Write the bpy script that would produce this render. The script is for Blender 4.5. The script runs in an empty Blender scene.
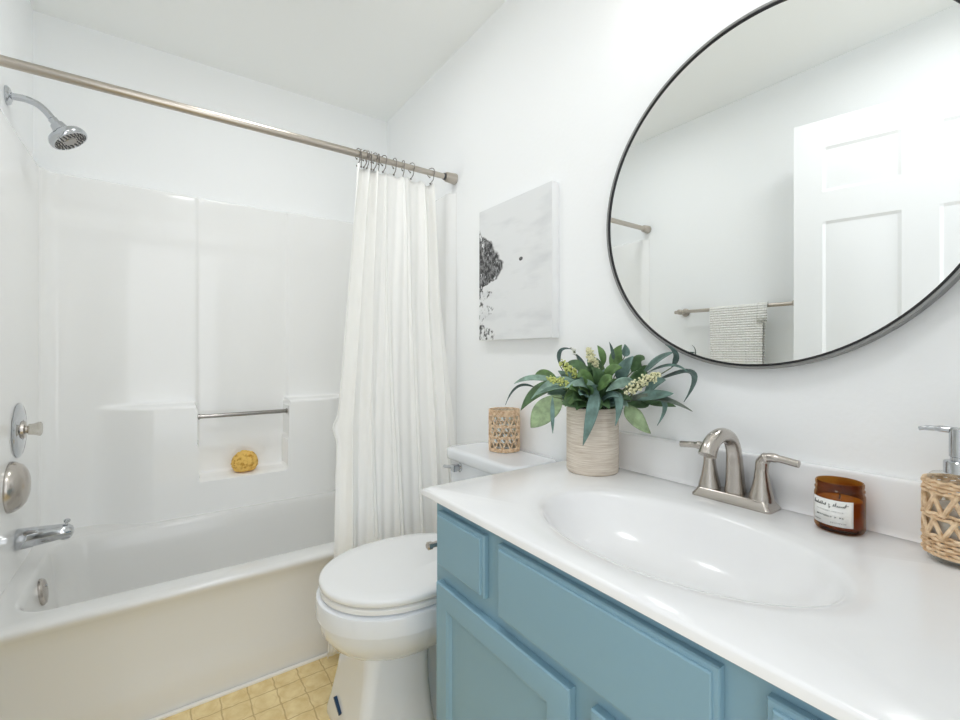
import bpy, bmesh, math, random
from mathutils import Vector, Matrix, noise

# ------------------------------------------------------------------ setup
scene = bpy.context.scene
COL = scene.collection
PI = math.pi
W = 1.524          # room width (tub alcove), Y
L = 2.525          # room length, X
HC = 2.48          # ceiling height

# camera
cam_data = bpy.data.cameras.new('camera')
cam_data.sensor_fit = 'HORIZONTAL'
cam_data.sensor_width = 36.0
cam_data.lens = 452.0 / 960.0 * 36.0
cam_data.shift_y = -7.0 / 960.0
cam_data.clip_start = 0.02
cam = bpy.data.objects.new('camera', cam_data)
COL.objects.link(cam)
cam.location = (2.525, 0.419, 1.10)
yaw = math.radians(35.25)
fwd = Vector((-math.cos(yaw), math.sin(yaw), 0))
cam.rotation_euler = fwd.to_track_quat('-Z', 'Y').to_euler()
scene.camera = cam

# world: soft daylight that reaches the room through the doorway
world = bpy.data.worlds.new('world')
scene.world = world
world.use_nodes = True
world.node_tree.nodes['Background'].inputs[0].default_value = (0.90, 0.95, 1.0, 1)
world.node_tree.nodes['Background'].inputs[1].default_value = 0.4

# fill light added in the hall, for daylight through the doorway
hd = bpy.data.lights.new('hall_daylight_fill', 'AREA')
hd.shape = 'RECTANGLE'; hd.size = 1.3; hd.size_y = 2.0
hd.energy = 3.3; hd.color = (0.95, 0.975, 1.0)
ho = bpy.data.objects.new('hall_daylight_fill', hd); COL.objects.link(ho)
ho.location = (3.45, 0.44, 1.25)
ho.rotation_euler = Vector((-1, 0, 0)).to_track_quat('-Z', 'Y').to_euler()

GLOBE_STRENGTH = 4.4
FILL_DOME_STRENGTH = 6.4  # added fill light on the ceiling above the tub front
FILL_REAR_STRENGTH = 8.0  # second added ceiling fill, nearer the doorway

scene.view_settings.view_transform = 'Standard'
scene.view_settings.look = 'None'
scene.view_settings.gamma = 1.0
scene.view_settings.use_curve_mapping = False
scene.view_settings.exposure = 1.53
scene.cycles.max_bounces = 40
scene.cycles.diffuse_bounces = 32
scene.cycles.glossy_bounces = 6
scene.cycles.transmission_bounces = 8
scene.cycles.sample_clamp_indirect = 4.0
scene.cycles.caustics_reflective = False
scene.cycles.caustics_refractive = False

# ------------------------------------------------------------------ materials
def mat(name, color, rough=0.5, metal=0.0, coat=0.0, spec=0.5, trans=0.0, ior=1.45, sheen=0.0, subsurf=0.0):
    m = bpy.data.materials.new(name)
    m.use_nodes = True
    b = m.node_tree.nodes['Principled BSDF']
    b.inputs['Base Color'].default_value = (*color, 1)
    b.inputs['Roughness'].default_value = rough
    b.inputs['Metallic'].default_value = metal
    b.inputs['Coat Weight'].default_value = coat
    b.inputs['Coat Roughness'].default_value = 0.05
    b.inputs['Specular IOR Level'].default_value = spec
    b.inputs['Transmission Weight'].default_value = trans
    b.inputs['IOR'].default_value = ior
    b.inputs['Sheen Weight'].default_value = sheen
    return m

def nodes(m):
    return m.node_tree.nodes, m.node_tree.links, m.node_tree.nodes['Principled BSDF']

def add_bump(m, scale, strength, dist=0.002, detail=3.0, stretch=None, kind='noise'):
    N, K, b = nodes(m)
    tc = N.new('ShaderNodeTexCoord')
    mp = N.new('ShaderNodeMapping')
    if stretch: mp.inputs['Scale'].default_value = stretch
    K.new(tc.outputs['Object'], mp.inputs[0])
    if kind == 'noise':
        t = N.new('ShaderNodeTexNoise'); t.inputs['Scale'].default_value = scale; t.inputs['Detail'].default_value = detail
        out = t.outputs[0]
    else:
        t = N.new('ShaderNodeTexVoronoi'); t.inputs['Scale'].default_value = scale
        out = t.outputs[0]
    K.new(mp.outputs[0], t.inputs['Vector'])
    bp = N.new('ShaderNodeBump'); bp.inputs['Strength'].default_value = strength; bp.inputs['Distance'].default_value = dist
    K.new(out, bp.inputs['Height'])
    K.new(bp.outputs[0], b.inputs['Normal'])
    return m

def add_mottle(m, c1, c2, scale=20.0, detail=4.0, stretch=None, lo=0.35, hi=0.65):
    N, K, b = nodes(m)
    tc = N.new('ShaderNodeTexCoord'); mp = N.new('ShaderNodeMapping')
    if stretch: mp.inputs['Scale'].default_value = stretch
    K.new(tc.outputs['Object'], mp.inputs[0])
    t = N.new('ShaderNodeTexNoise'); t.inputs['Scale'].default_value = scale; t.inputs['Detail'].default_value = detail
    K.new(mp.outputs[0], t.inputs['Vector'])
    r = N.new('ShaderNodeValToRGB')
    r.color_ramp.elements[0].position = lo; r.color_ramp.elements[0].color = (*c1, 1)
    r.color_ramp.elements[1].position = hi; r.color_ramp.elements[1].color = (*c2, 1)
    K.new(t.outputs[0], r.inputs[0]); K.new(r.outputs[0], b.inputs['Base Color'])
    return m

M = {}
def thin_glass(name, tint, rough=0.02):
    m = bpy.data.materials.new(name); m.use_nodes = True
    N, K = m.node_tree.nodes, m.node_tree.links
    N.remove(N['Principled BSDF'])
    t = N.new('ShaderNodeBsdfTransparent'); t.inputs[0].default_value = (*tint, 1)
    g = N.new('ShaderNodeBsdfGlossy'); g.inputs['Roughness'].default_value = rough
    lw = N.new('ShaderNodeLayerWeight'); lw.inputs[0].default_value = 0.5
    pwn = N.new('ShaderNodeMath'); pwn.operation = 'POWER'; pwn.inputs[1].default_value = 4.0
    K.new(lw.outputs['Facing'], pwn.inputs[0])
    f = N.new('ShaderNodeMath'); f.operation = 'MULTIPLY_ADD'; f.inputs[1].default_value = 0.55; f.inputs[2].default_value = 0.035
    K.new(pwn.outputs[0], f.inputs[0])
    x = N.new('ShaderNodeMixShader')
    K.new(f.outputs[0], x.inputs[0]); K.new(t.outputs[0], x.inputs[1]); K.new(g.outputs[0], x.inputs[2])
    K.new(x.outputs[0], N['Material Output'].inputs[0])
    return m
M['wall'] = add_bump(mat('wall_paint', (0.925, 0.935, 0.943), 0.55), 75, 0.16, 0.003, 2.0)
M['ceiling'] = add_bump(mat('ceiling_paint', (0.905, 0.915, 0.905), 0.7), 60, 0.06, 0.002, 2.0)
M['trim'] = mat('trim_paint', (0.86, 0.86, 0.86), 0.35)
M['door'] = mat('door_paint', (0.87, 0.875, 0.88), 0.35)
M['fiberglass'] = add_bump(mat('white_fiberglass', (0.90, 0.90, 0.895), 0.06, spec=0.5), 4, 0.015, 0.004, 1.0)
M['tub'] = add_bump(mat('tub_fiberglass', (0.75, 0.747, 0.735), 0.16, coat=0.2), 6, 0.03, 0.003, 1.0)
M['porcelain'] = mat('white_porcelain', (0.79, 0.81, 0.845), 0.08, coat=0.4)
M['seat'] = mat('seat_plastic', (0.84, 0.84, 0.84), 0.18)
M['marble'] = add_mottle(mat('cultured_marble', (0.87, 0.87, 0.88), 0.2, coat=0.2), (0.865, 0.865, 0.875), (0.885, 0.885, 0.89), 6)
M['blue'] = add_bump(mat('blue_paint', (0.225, 0.375, 0.465), 0.42), 160, 0.05, 0.001, 2.0)
M['nickel'] = add_bump(mat('brushed_nickel', (0.53, 0.49, 0.45), 0.25, 1.0), 60, 0.05, 0.0005, 2.0, (1, 1, 14))
M['rodnickel'] = add_bump(mat('satin_nickel', (0.52, 0.47, 0.415), 0.32, 1.0), 60, 0.04, 0.0005, 2.0, (1, 8, 1))
M['chrome'] = mat('chrome', (0.56, 0.575, 0.60), 0.07, 1.0)
M['darknickel'] = mat('dark_nickel', (0.26, 0.24, 0.22), 0.3, 1.0)
M['chromedark'] = mat('chrome_dark', (0.36, 0.345, 0.325), 0.2, 1.0)  # darker, browner chrome for the niche bar and spray face
M['black'] = mat('black_metal', (0.02, 0.02, 0.022), 0.35, 0.3)
M['frame'] = mat('frame_metal', (0.30, 0.30, 0.295), 0.4, 0.9)
M['darkrubber'] = mat('nozzle_rubber', (0.08, 0.08, 0.085), 0.5)
M['mirror'] = mat('mirror_silver', (0.93, 0.945, 0.935), 0.0, 1.0)
M['curtain'] = add_bump(mat('curtain_cotton', (0.90, 0.895, 0.875), 0.9, sheen=0.2), 160, 0.05, 0.001, 3.0, (1, 1, 0.05))
M['towel'] = mat('towel_cotton', (0.90, 0.89, 0.85), 0.95, sheen=0.3)
M['canvas_edge'] = mat('canvas_white', (0.88, 0.885, 0.89), 0.8)
M['soil'] = add_mottle(mat('dark_moss', (0.05, 0.04, 0.03), 0.95), (0.015, 0.012, 0.01), (0.12, 0.10, 0.06), 120)
M['acrylic'] = thin_glass('clear_acrylic', (0.84, 0.82, 0.78), 0.10)
M['glass'] = thin_glass('clear_glass', (0.955, 0.97, 0.965))
M['soap'] = mat('pale_soap', (0.60, 0.55, 0.49), 0.25)
M['amber'] = thin_glass('amber_glass', (0.66, 0.43, 0.17))
M['wax'] = mat('wax', (0.86, 0.66, 0.38), 0.5)
M['label'] = add_mottle(mat('paper_label', (0.86, 0.86, 0.83), 0.7), (0.83, 0.83, 0.80), (0.88, 0.88, 0.86), 40)
M['ink'] = mat('dark_ink', (0.06, 0.06, 0.06), 0.7)
M['rattan'] = add_bump(add_mottle(mat('rattan', (0.6, 0.4, 0.22), 0.6), (0.60, 0.40, 0.23), (0.90, 0.70, 0.48), 70, 3, (1, 1, 1)), 200, 0.3, 0.001)
M['rattan_pale'] = add_bump(add_mottle(mat('rattan_pale', (0.6, 0.4, 0.22), 0.6), (0.60, 0.40, 0.24), (0.88, 0.69, 0.49), 90, 3), 200, 0.3, 0.001)
M['tape'] = mat('blue_tape', (0.015, 0.05, 0.12), 0.5)
M['caulk'] = mat('white_caulk', (0.86, 0.85, 0.83), 0.5)
M['sponge'] = add_mottle(mat('sea_sponge', (0.6, 0.35, 0.08), 0.95), (0.55, 0.27, 0.04), (0.88, 0.58, 0.16), 60, 4, None, 0.34, 0.52)
add_bump(M['sponge'], 90, 0.8, 0.006, 3.0)
LEAFC = {'E': (0.135, 0.225, 0.20), 'D': (0.06, 0.10, 0.09), 'K': (0.075, 0.145, 0.06), 'G': (0.11, 0.20, 0.065),
         'L': (0.27, 0.36, 0.20), 'P': (0.22, 0.33, 0.27), 'O': (0.13, 0.16, 0.13)}
LEAFN = {'E': 'blue_green_leaf', 'D': 'dark_leaf', 'K': 'deep_green_leaf', 'G': 'green_leaf', 'L': 'light_green_leaf', 'P': 'pale_leaf', 'O': 'grey_leaf'}
for k, c in LEAFC.items():
    m = mat(LEAFN[k], c, 0.5)
    add_mottle(m, tuple(x * 0.72 for x in c), tuple(min(1, x * 1.28) for x in c), 45, 4)
    add_bump(m, 120, 0.25, 0.001)
    M['leaf' + k] = m
M['stem'] = mat('stem_green', (0.10, 0.13, 0.05), 0.6)
M['budY'] = mat('cream_bud', (0.80, 0.78, 0.52), 0.7)
M['budG'] = mat('lime_bud', (0.55, 0.60, 0.20), 0.7)
M['budW'] = mat('white_petal', (0.86, 0.86, 0.80), 0.7)

# planter: wrapped cord, horizontal threads
m = mat('wrapped_cord', (0.66, 0.55, 0.44), 0.9)
add_mottle(m, (0.58, 0.485, 0.395), (0.86, 0.79, 0.70), 14, 5, (1.3, 1.3, 60))
add_bump(m, 16, 0.6, 0.003, 4, (1.0, 1.0, 60))
M['cord'] = m

# bulb globe: frosted glass with a lit bulb inside
m = bpy.data.materials.new('lit_globe'); m.use_nodes = True
b = m.node_tree.nodes['Principled BSDF']
b.inputs['Base Color'].default_value = (0.95, 0.93, 0.88, 1)
b.inputs['Emission Color'].default_value = (1.0, 0.975, 0.94, 1)
b.inputs['Emission Strength'].default_value = GLOBE_STRENGTH
M['globe'] = m
m = m.copy(); m.name = 'fill_dome'  # glow of the added ceiling fill lights
m.node_tree.nodes['Principled BSDF'].inputs['Emission Strength'].default_value = FILL_DOME_STRENGTH
m.node_tree.nodes['Principled BSDF'].inputs['Emission Color'].default_value = (0.965, 0.985, 1.0, 1)
M['dome'] = m
m = m.copy(); m.name = 'fill_dome_rear'
m.node_tree.nodes['Principled BSDF'].inputs['Emission Strength'].default_value = FILL_REAR_STRENGTH
M['dome_rear'] = m

def math_node(N, K, op, a, b=None, c=None, clamp=False):
    n = N.new('ShaderNodeMath'); n.operation = op; n.use_clamp = clamp
    for i, v in enumerate((a, b, c)):
        if v is None: continue
        if isinstance(v, (int, float)): n.inputs[i].default_value = v
        else: K.new(v, n.inputs[i])
    return n.outputs[0]

# vinyl floor: small embossed squares
def floor_material():
    m = mat('yellow_vinyl', (0.75, 0.6, 0.32), 0.35)
    N, K, b = nodes(m)
    geo = N.new('ShaderNodeNewGeometry'); sep = N.new('ShaderNodeSeparateXYZ'); K.new(geo.outputs['Position'], sep.inputs[0])
    P = 0.0777
    wob = N.new('ShaderNodeTexNoise'); wob.inputs['Scale'].default_value = 38; wob.inputs['Detail'].default_value = 3
    K.new(geo.outputs['Position'], wob.inputs['Vector'])
    wb = math_node(N, K, 'MULTIPLY_ADD', wob.outputs[0], 0.012, -0.006)
    def axis(o, phase):
        a = math_node(N, K, 'ADD', o, wb)
        a = math_node(N, K, 'SUBTRACT', a, phase)
        a = math_node(N, K, 'DIVIDE', a, P)
        f = math_node(N, K, 'FRACT', a)
        f = math_node(N, K, 'SUBTRACT', f, 0.5)
        return f, math_node(N, K, 'ABSOLUTE', f)
    fx, ax = axis(sep.outputs[0], 0.93); fy, ay = axis(sep.outputs[1], 0.495)
    mx = math_node(N, K, 'MAXIMUM', ax, ay)
    line = math_node(N, K, 'GREATER_THAN', mx, 0.475)
    r2 = math_node(N, K, 'ADD', math_node(N, K, 'MULTIPLY', fx, fx), math_node(N, K, 'MULTIPLY', fy, fy))
    r = math_node(N, K, 'SQRT', r2)
    ring = math_node(N, K, 'LESS_THAN', math_node(N, K, 'ABSOLUTE', math_node(N, K, 'SUBTRACT', r, 0.40)), 0.022)
    ring2 = math_node(N, K, 'LESS_THAN', math_node(N, K, 'ABSOLUTE', math_node(N, K, 'SUBTRACT', math_node(N, K, 'ADD', ax, ay), 0.47)), 0.016)
    n2 = N.new('ShaderNodeTexNoise'); n2.inputs['Scale'].default_value = 26; n2.inputs['Detail'].default_value = 5
    K.new(geo.outputs['Position'], n2.inputs['Vector'])
    ramp = N.new('ShaderNodeValToRGB')
    ramp.color_ramp.elements[0].position = 0.3; ramp.color_ramp.elements[0].color = (0.72, 0.54, 0.25, 1)
    ramp.color_ramp.elements[1].position = 0.7; ramp.color_ramp.elements[1].color = (0.87, 0.72, 0.41, 1)
    K.new(n2.outputs[0], ramp.inputs[0])
    def mix(fac, c1, c2, amt):
        x = N.new('ShaderNodeMix'); x.data_type = 'RGBA'
        K.new(math_node(N, K, 'MULTIPLY', fac, amt), x.inputs[0])
        K.new(c1, x.inputs[6]); x.inputs[7].default_value = c2
        return x.outputs[2]
    c = mix(ring, ramp.outputs[0], (0.60, 0.43, 0.19, 1), 0.18)
    c = mix(ring2, c, (0.62, 0.45, 0.2, 1), 0.14)
    c = mix(line, c, (0.50, 0.34, 0.15, 1), 0.75)
    K.new(c, b.inputs['Base Color'])
    return m
M['floor'] = floor_material()

# canvas print: snowy coast, dark rocks down the left side (object origin at its lower left corner)
def canvas_material(wd, ht):
    m = mat('canvas_print_face', (0.8, 0.8, 0.8), 0.75)
    N, K, b = nodes(m)
    tc = N.new('ShaderNodeTexCoord'); sep = N.new('ShaderNodeSeparateXYZ'); K.new(tc.outputs['Object'], sep.inputs[0])
    s = math_node(N, K, 'DIVIDE', sep.outputs[0], wd); t = math_node(N, K, 'DIVIDE', sep.outputs[2], ht)
    ramp = N.new('ShaderNodeValToRGB'); cr = ramp.color_ramp
    pts = [(0.0, .24), (.08, .22), (.12, .06), (.16, .10), (.20, .22), (.25, .22), (.29, .06), (.36, .24), (.385, .08), (.41, .10), (.45, .28),
           (.52, .40), (.56, .41), (.60, .33), (.68, .27), (.76, .17), (.81, .05), (.85, 0.0)]
    cr.elements[0].position = pts[0][0]; cr.elements[0].color = (pts[0][1],) * 3 + (1,)
    cr.elements[1].position = pts[-1][0]; cr.elements[1].color = (pts[-1][1],) * 3 + (1,)
    for p, v in pts[1:-1]:
        e = cr.elements.new(p); e.color = (v, v, v, 1)
    K.new(t, ramp.inputs[0])
    sepc = N.new('ShaderNodeSeparateColor'); K.new(ramp.outputs[0], sepc.inputs[0]); lim = sepc.outputs[0]
    n1 = N.new('ShaderNodeTexNoise'); n1.inputs['Scale'].default_value = 55; n1.inputs['Detail'].default_value = 6; n1.inputs['Roughness'].default_value = 0.65
    mp = N.new('ShaderNodeMapping'); mp.inputs['Scale'].default_value = (1.0, 1, 0.7); mp.inputs['Rotation'].default_value = (0, 0.5, 0)
    K.new(tc.outputs['Object'], mp.inputs[0]); K.new(mp.outputs[0], n1.inputs['Vector'])
    n2 = N.new('ShaderNodeTexNoise'); n2.inputs['Scale'].default_value = 22; n2.inputs['Detail'].default_value = 4
    K.new(tc.outputs['Object'], n2.inputs['Vector'])
    # inside = lim - s + jitter
    jit = math_node(N, K, 'MULTIPLY_ADD', n2.outputs[0], 0.18, -0.09)
    ins = math_node(N, K, 'ADD', math_node(N, K, 'SUBTRACT', lim, s), jit)
    inside = math_node(N, K, 'MULTIPLY', ins, 30.0, clamp=True)
    # density: solid in the big rock, speckled lower down
    dens = N.new('ShaderNodeValToRGB'); d = dens.color_ramp
    d.elements[0].position = 0.0; d.elements[0].color = (.50, .50, .50, 1)
    d.elements[1].position = 1.0; d.elements[1].color = (.56, .56, .56, 1)
    for p, v in ((.09, .54), (.13, .47), (.36, .475), (.43, .62), (.52, .66), (.70, .64), (.80, .55)):
        e = d.elements.new(p); e.color = (v, v, v, 1)
    K.new(t, dens.inputs[0]); sd = N.new('ShaderNodeSeparateColor'); K.new(dens.outputs[0], sd.inputs[0])
    spk = math_node(N, K, 'MULTIPLY', math_node(N, K, 'SUBTRACT', sd.outputs[0], n1.outputs[0]), 14.0, clamp=True)
    rock = math_node(N, K, 'MULTIPLY', inside, spk)
    # the lone islet
    dx = math_node(N, K, 'DIVIDE', math_node(N, K, 'SUBTRACT', s, 0.62), 0.026); dz = math_node(N, K, 'DIVIDE', math_node(N, K, 'SUBTRACT', t, 0.555), 0.013)
    rr = math_node(N, K, 'ADD', math_node(N, K, 'MULTIPLY', dx, dx), math_node(N, K, 'MULTIPLY', dz, dz))
    islet = math_node(N, K, 'LESS_THAN', math_node(N, K, 'ADD', rr, math_node(N, K, 'MULTIPLY_ADD', n1.outputs[0], 1.6, -0.8)), 1.0)
    dark = math_node(N, K, 'MAXIMUM', rock, islet)
    # faint grey drift streaks
    n3 = N.new('ShaderNodeTexNoise'); n3.inputs['Scale'].default_value = 7; n3.inputs['Detail'].default_value = 5
    mp3 = N.new('ShaderNodeMapping'); mp3.inputs['Scale'].default_value = (0.7, 1, 2.2); mp3.inputs['Rotation'].default_value = (0, -0.25, 0)
    K.new(tc.outputs['Object'], mp3.inputs[0]); K.new(mp3.outputs[0], n3.inputs['Vector'])
    bg = N.new('ShaderNodeValToRGB')
    bg.color_ramp.elements[0].position = 0.32; bg.color_ramp.elements[0].color = (0.70, 0.71, 0.725, 1)
    bg.color_ramp.elements[1].position = 0.5; bg.color_ramp.elements[1].color = (0.79, 0.80, 0.81, 1)
    K.new(n3.outputs[0], bg.inputs[0])
    n4 = N.new('ShaderNodeTexNoise'); n4.inputs['Scale'].default_value = 60; n4.inputs['Detail'].default_value = 6; n4.inputs['Roughness'].default_value = 0.7
    K.new(mp.outputs[0], n4.inputs['Vector'])
    rk = N.new('ShaderNodeValToRGB')
    rk.color_ramp.elements[0].position = 0.46; rk.color_ramp.elements[0].color = (0.012, 0.012, 0.013, 1)
    rk.color_ramp.elements[1].position = 0.66; rk.color_ramp.elements[1].color = (0.42, 0.42, 0.43, 1)
    K.new(n4.outputs[0], rk.inputs[0])
    x = N.new('ShaderNodeMix'); x.data_type = 'RGBA'
    K.new(math_node(N, K, 'MULTIPLY', dark, 0.96), x.inputs[0]); K.new(bg.outputs[0], x.inputs[6]); K.new(rk.outputs[0], x.inputs[7])
    K.new(x.outputs[2], b.inputs['Base Color'])
    return m

# waffle weave: bump from two wave directions
N_, K_, b_ = nodes(M['towel'])
tc = N_.new('ShaderNodeTexCoord')
sp = N_.new('ShaderNodeSeparateXYZ'); K_.new(tc.outputs['Object'], sp.inputs[0])
h1 = math_node(N_, K_, 'SINE', math_node(N_, K_, 'MULTIPLY', sp.outputs[2], 2 * PI / 0.013))
h2 = math_node(N_, K_, 'SINE', math_node(N_, K_, 'MULTIPLY', sp.outputs[0], 2 * PI / 0.013))
hh = math_node(N_, K_, 'ADD', math_node(N_, K_, 'MULTIPLY', h1, 1.0), math_node(N_, K_, 'MULTIPLY', h2, 0.45))
bp = N_.new('ShaderNodeBump'); bp.inputs['Strength'].default_value = 1.0; bp.inputs['Distance'].default_value = 0.0018
K_.new(hh, bp.inputs['Height']); K_.new(bp.outputs[0], b_.inputs['Normal'])
rw = N_.new('ShaderNodeValToRGB')
rw.color_ramp.elements[0].position = 0.0; rw.color_ramp.elements[0].color = (0.80, 0.785, 0.745, 1)
rw.color_ramp.elements[1].position = 0.42; rw.color_ramp.elements[1].color = (0.92, 0.91, 0.885, 1)
K_.new(math_node(N_, K_, 'MULTIPLY_ADD', h1, 0.5, 0.5), rw.inputs[0]); K_.new(rw.outputs[0], b_.inputs['Base Color'])

# ------------------------------------------------------------------ mesh builder
class MB:
    def __init__(self):
        self.v = []; self.f = []
    def add(self, vs, fs):
        o = len(self.v)
        self.v += [Vector(p) for p in vs]
        self.f += [tuple(i + o for i in f) for f in fs]
        return self
    def box(self, x0, x1, y0, y1, z0, z1, bev=0.0, seg=2):
        bm = bmesh.new()
        bmesh.ops.create_cube(bm, size=1.0)
        for v in bm.verts:
            v.co = Vector(((x0 + x1) / 2 + v.co.x * (x1 - x0), (y0 + y1) / 2 + v.co.y * (y1 - y0), (z0 + z1) / 2 + v.co.z * (z1 - z0)))
        if bev > 0:
            bmesh.ops.bevel(bm, geom=bm.edges[:], offset=bev, segments=seg, profile=0.6, affect='EDGES')
        bm.verts.index_update()
        self.add([v.co.copy() for v in bm.verts], [[v.index for v in f.verts] for f in bm.faces])
        bm.free(); return self
    def rings(self, R, closed=True, cap0=False, cap1=False):
        n = len(R[0]); o = len(self.v)
        for r in R: self.v += [Vector(p) for p in r]
        m = n if closed else n - 1
        for i in range(len(R) - 1):
            for j in range(m):
                a = o + i * n + j; b = o + i * n + (j + 1) % n
                self.f.append((a, b, b + n, a + n))
        if cap0: self.f.append(tuple(o + j for j in reversed(range(n))))
        if cap1: self.f.append(tuple(o + (len(R) - 1) * n + j for j in range(n)))
        return self
    def lathe(self, prof, origin=(0, 0, 0), axis=(0, 0, 1), n=32, cap0=True, cap1=True):
        q = Vector((0, 0, 1)).rotation_difference(Vector(axis).normalized()).to_matrix()
        o = Vector(origin); R = []
        for r, z in prof:
            R.append([o + q @ Vector((r * math.cos(2 * PI * k / n), r * math.sin(2 * PI * k / n), z)) for k in range(n)])
        return self.rings(R, True, cap0, cap1)
    def tube(self, path, rad, n=12, caps=True, closed=False, flat=1.0, up=None):
        P = [Vector(p) for p in path]; m = len(P)
        if not isinstance(rad, (list, tuple)): rad = [rad] * m
        T = []
        for i in range(m):
            if closed: t = P[(i + 1) % m] - P[i - 1]
            else: t = P[min(i + 1, m - 1)] - P[max(i - 1, 0)]
            T.append(t.normalized())
        u = Vector(up) if up else (Vector((0, 0, 1)) if abs(T[0].z) < 0.9 else Vector((1, 0, 0)))
        u = (u - T[0] * u.dot(T[0])).normalized(); R = []
        for i in range(m):
            if i: u = (u - T[i] * u.dot(T[i])).normalized()
            w = T[i].cross(u)
            R.append([P[i] + u * (rad[i] * flat * math.cos(2 * PI * k / n)) + w * (rad[i] * math.sin(2 * PI * k / n)) for k in range(n)])
        if closed: R.append(R[0])
        return self.rings(R, True, caps and not closed, caps and not closed)
    def ball(self, c, r, n=12, sq=(1, 1, 1)):
        c = Vector(c); R = []
        h = n // 2
        for i in range(1, h):
            a = PI * i / h
            R.append([c + Vector((r * sq[0] * math.sin(a) * math.cos(2 * PI * k / n), r * sq[1] * math.sin(a) * math.sin(2 * PI * k / n), -r * sq[2] * math.cos(a))) for k in range(n)])
        o = len(self.v)
        self.rings(R)
        b = len(self.v); self.v += [c + Vector((0, 0, -r * sq[2])), c + Vector((0, 0, r * sq[2]))]
        for k in range(n):
            self.f.append((o + (k + 1) % n, o + k, b))
            e = o + (h - 2) * n
            self.f.append((e + k, e + (k + 1) % n, b + 1))
        return self
    def grid(self, G):
        return self.rings(G, closed=False)
    def nested(self, O, U, V, w, h, prof, back=None):
        """rectangular front: origin O (lower left), axes U, V, normal = U x V; prof = [(inset, height)]"""
        O = Vector(O); U = Vector(U); V = Vector(V); Nn = U.cross(V)
        R = []
        for d, hh in prof:
            R.append([O + U * a + V * b + Nn * hh for a, b in ((d, d), (w - d, d), (w - d, h - d), (d, h - d))])
        return self.rings(R, True, True, True)
    def build(self, name, material, parent=None, smooth=35.0, origin=None, kind=None):
        base = Vector((0, 0, 0))
        if origin is not None: base = Vector(origin)
        pw = Vector((0, 0, 0))
        if parent is not None:
            pw = world_loc(parent)
            if origin is None: base = pw
        me = bpy.data.meshes.new(name)
        me.from_pydata([tuple(v - base) for v in self.v], [], self.f)
        me.update()
        bm = bmesh.new(); bm.from_mesh(me)
        bmesh.ops.recalc_face_normals(bm, faces=bm.faces[:])
        bm.to_mesh(me); bm.free()
        if smooth:
            me.polygons.foreach_set('use_smooth', [True] * len(me.polygons))
            if smooth < 180: me.set_sharp_from_angle(angle=math.radians(smooth))
        me.materials.append(material)
        o = bpy.data.objects.new(name, me); COL.objects.link(o)
        if parent is not None: o.parent = parent
        o.location = base - pw
        if kind: o['kind'] = kind
        return o

def world_loc(o):
    p = Vector(o.location)
    while o.parent:
        o = o.parent; p = p + Vector(o.location)
    return p

def thing(name, label, cat, loc, group=None):
    o = bpy.data.objects.new(name, None); COL.objects.link(o)
    o.empty_display_size = 0.05
    o.location = loc; o['label'] = label; o['category'] = cat
    if group: o['group'] = group
    return o
def tag(o, label, cat, group=None):
    o['label'] = label; o['category'] = cat
    if group: o['group'] = group
    return o
def sm(a, b, x):
    t = max(0.0, min(1.0, (x - a) / (b - a))); return t * t * (3 - 2 * t)
def lerp(a, b, t): return a + (b - a) * t
def pw(pts, x):
    for (x0, y0), (x1, y1) in zip(pts, pts[1:]):
        if x <= x1: return lerp(y0, y1, max(0, (x - x0) / (x1 - x0)))
    return pts[-1][1]
def rrect(cx, cy, hx, hy, r, z, n=8):
    r = min(r, hx, hy); P = []
    for k, (sx, sy) in enumerate(((1, 1), (-1, 1), (-1, -1), (1, -1))):
        for i in range(n + 1):
            a = PI / 2 * k + PI / 2 * i / n
            P.append((cx + sx * (hx - r) + r * math.cos(a), cy + sy * (hy - r) + r * math.sin(a), z))
    return P
def catmull(P, n=8):
    P = [Vector(p) for p in P]; Q = [P[0] * 2 - P[1]] + P + [P[-1] * 2 - P[-2]]; out = []
    for i in range(1, len(Q) - 2):
        for k in range(n):
            t = k / n
            out.append(0.5 * ((2 * Q[i]) + (Q[i + 1] - Q[i - 1]) * t + (2 * Q[i - 1] - 5 * Q[i] + 4 * Q[i + 1] - Q[i + 2]) * t * t + (3 * Q[i] - Q[i - 1] - 3 * Q[i + 1] + Q[i + 2]) * t ** 3))
    out.append(P[-1]); return out
def S(o): o['kind'] = 'structure'; return o

# ------------------------------------------------------------------ room shell
T = 0.12
S(MB().box(-T, L + 1.2, -0.6, W + T, -0.1, 0.0).build('floor', M['floor'], smooth=0))
S(MB().box(-T, L + T, -T, W + T, HC, HC + 0.1).build('ceiling', M['ceiling'], smooth=0))
S(MB().box(-T, 0, -T, W + T, 0, HC).build('wall_back', M['wall'], smooth=0))
S(MB().box(0, L, -T, 0, 0, HC).build('wall_left', M['wall'], smooth=0))
S(MB().box(0, L, W, W + T, 0, HC).build('wall_right', M['wall'], smooth=0))
DY0, DY1, DH = 0.020, 0.865, 2.14
S(MB().box(L, L + T, -T, DY0, 0, HC).box(L, L + T, DY1, W + T, 0, HC).box(L, L + T, DY0, DY1, DH, HC).build('wall_rear', M['wall'], smooth=0))
S(MB().box(0.88, 1.574, W - 0.012, W, 0, 0.085, 0.003).build('baseboard_right', M['trim']))
S(MB().box(0.88, 1.70, 0.0, 0.012, 0, 0.085, 0.003).build('baseboard_left', M['trim']))
# caulk strip along the foot of the tub
S(MB().box(0.8555, 0.868, 0.004, W - 0.004, 0, 0.009, 0.003).build('trim_1', M['caulk']))

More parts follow.
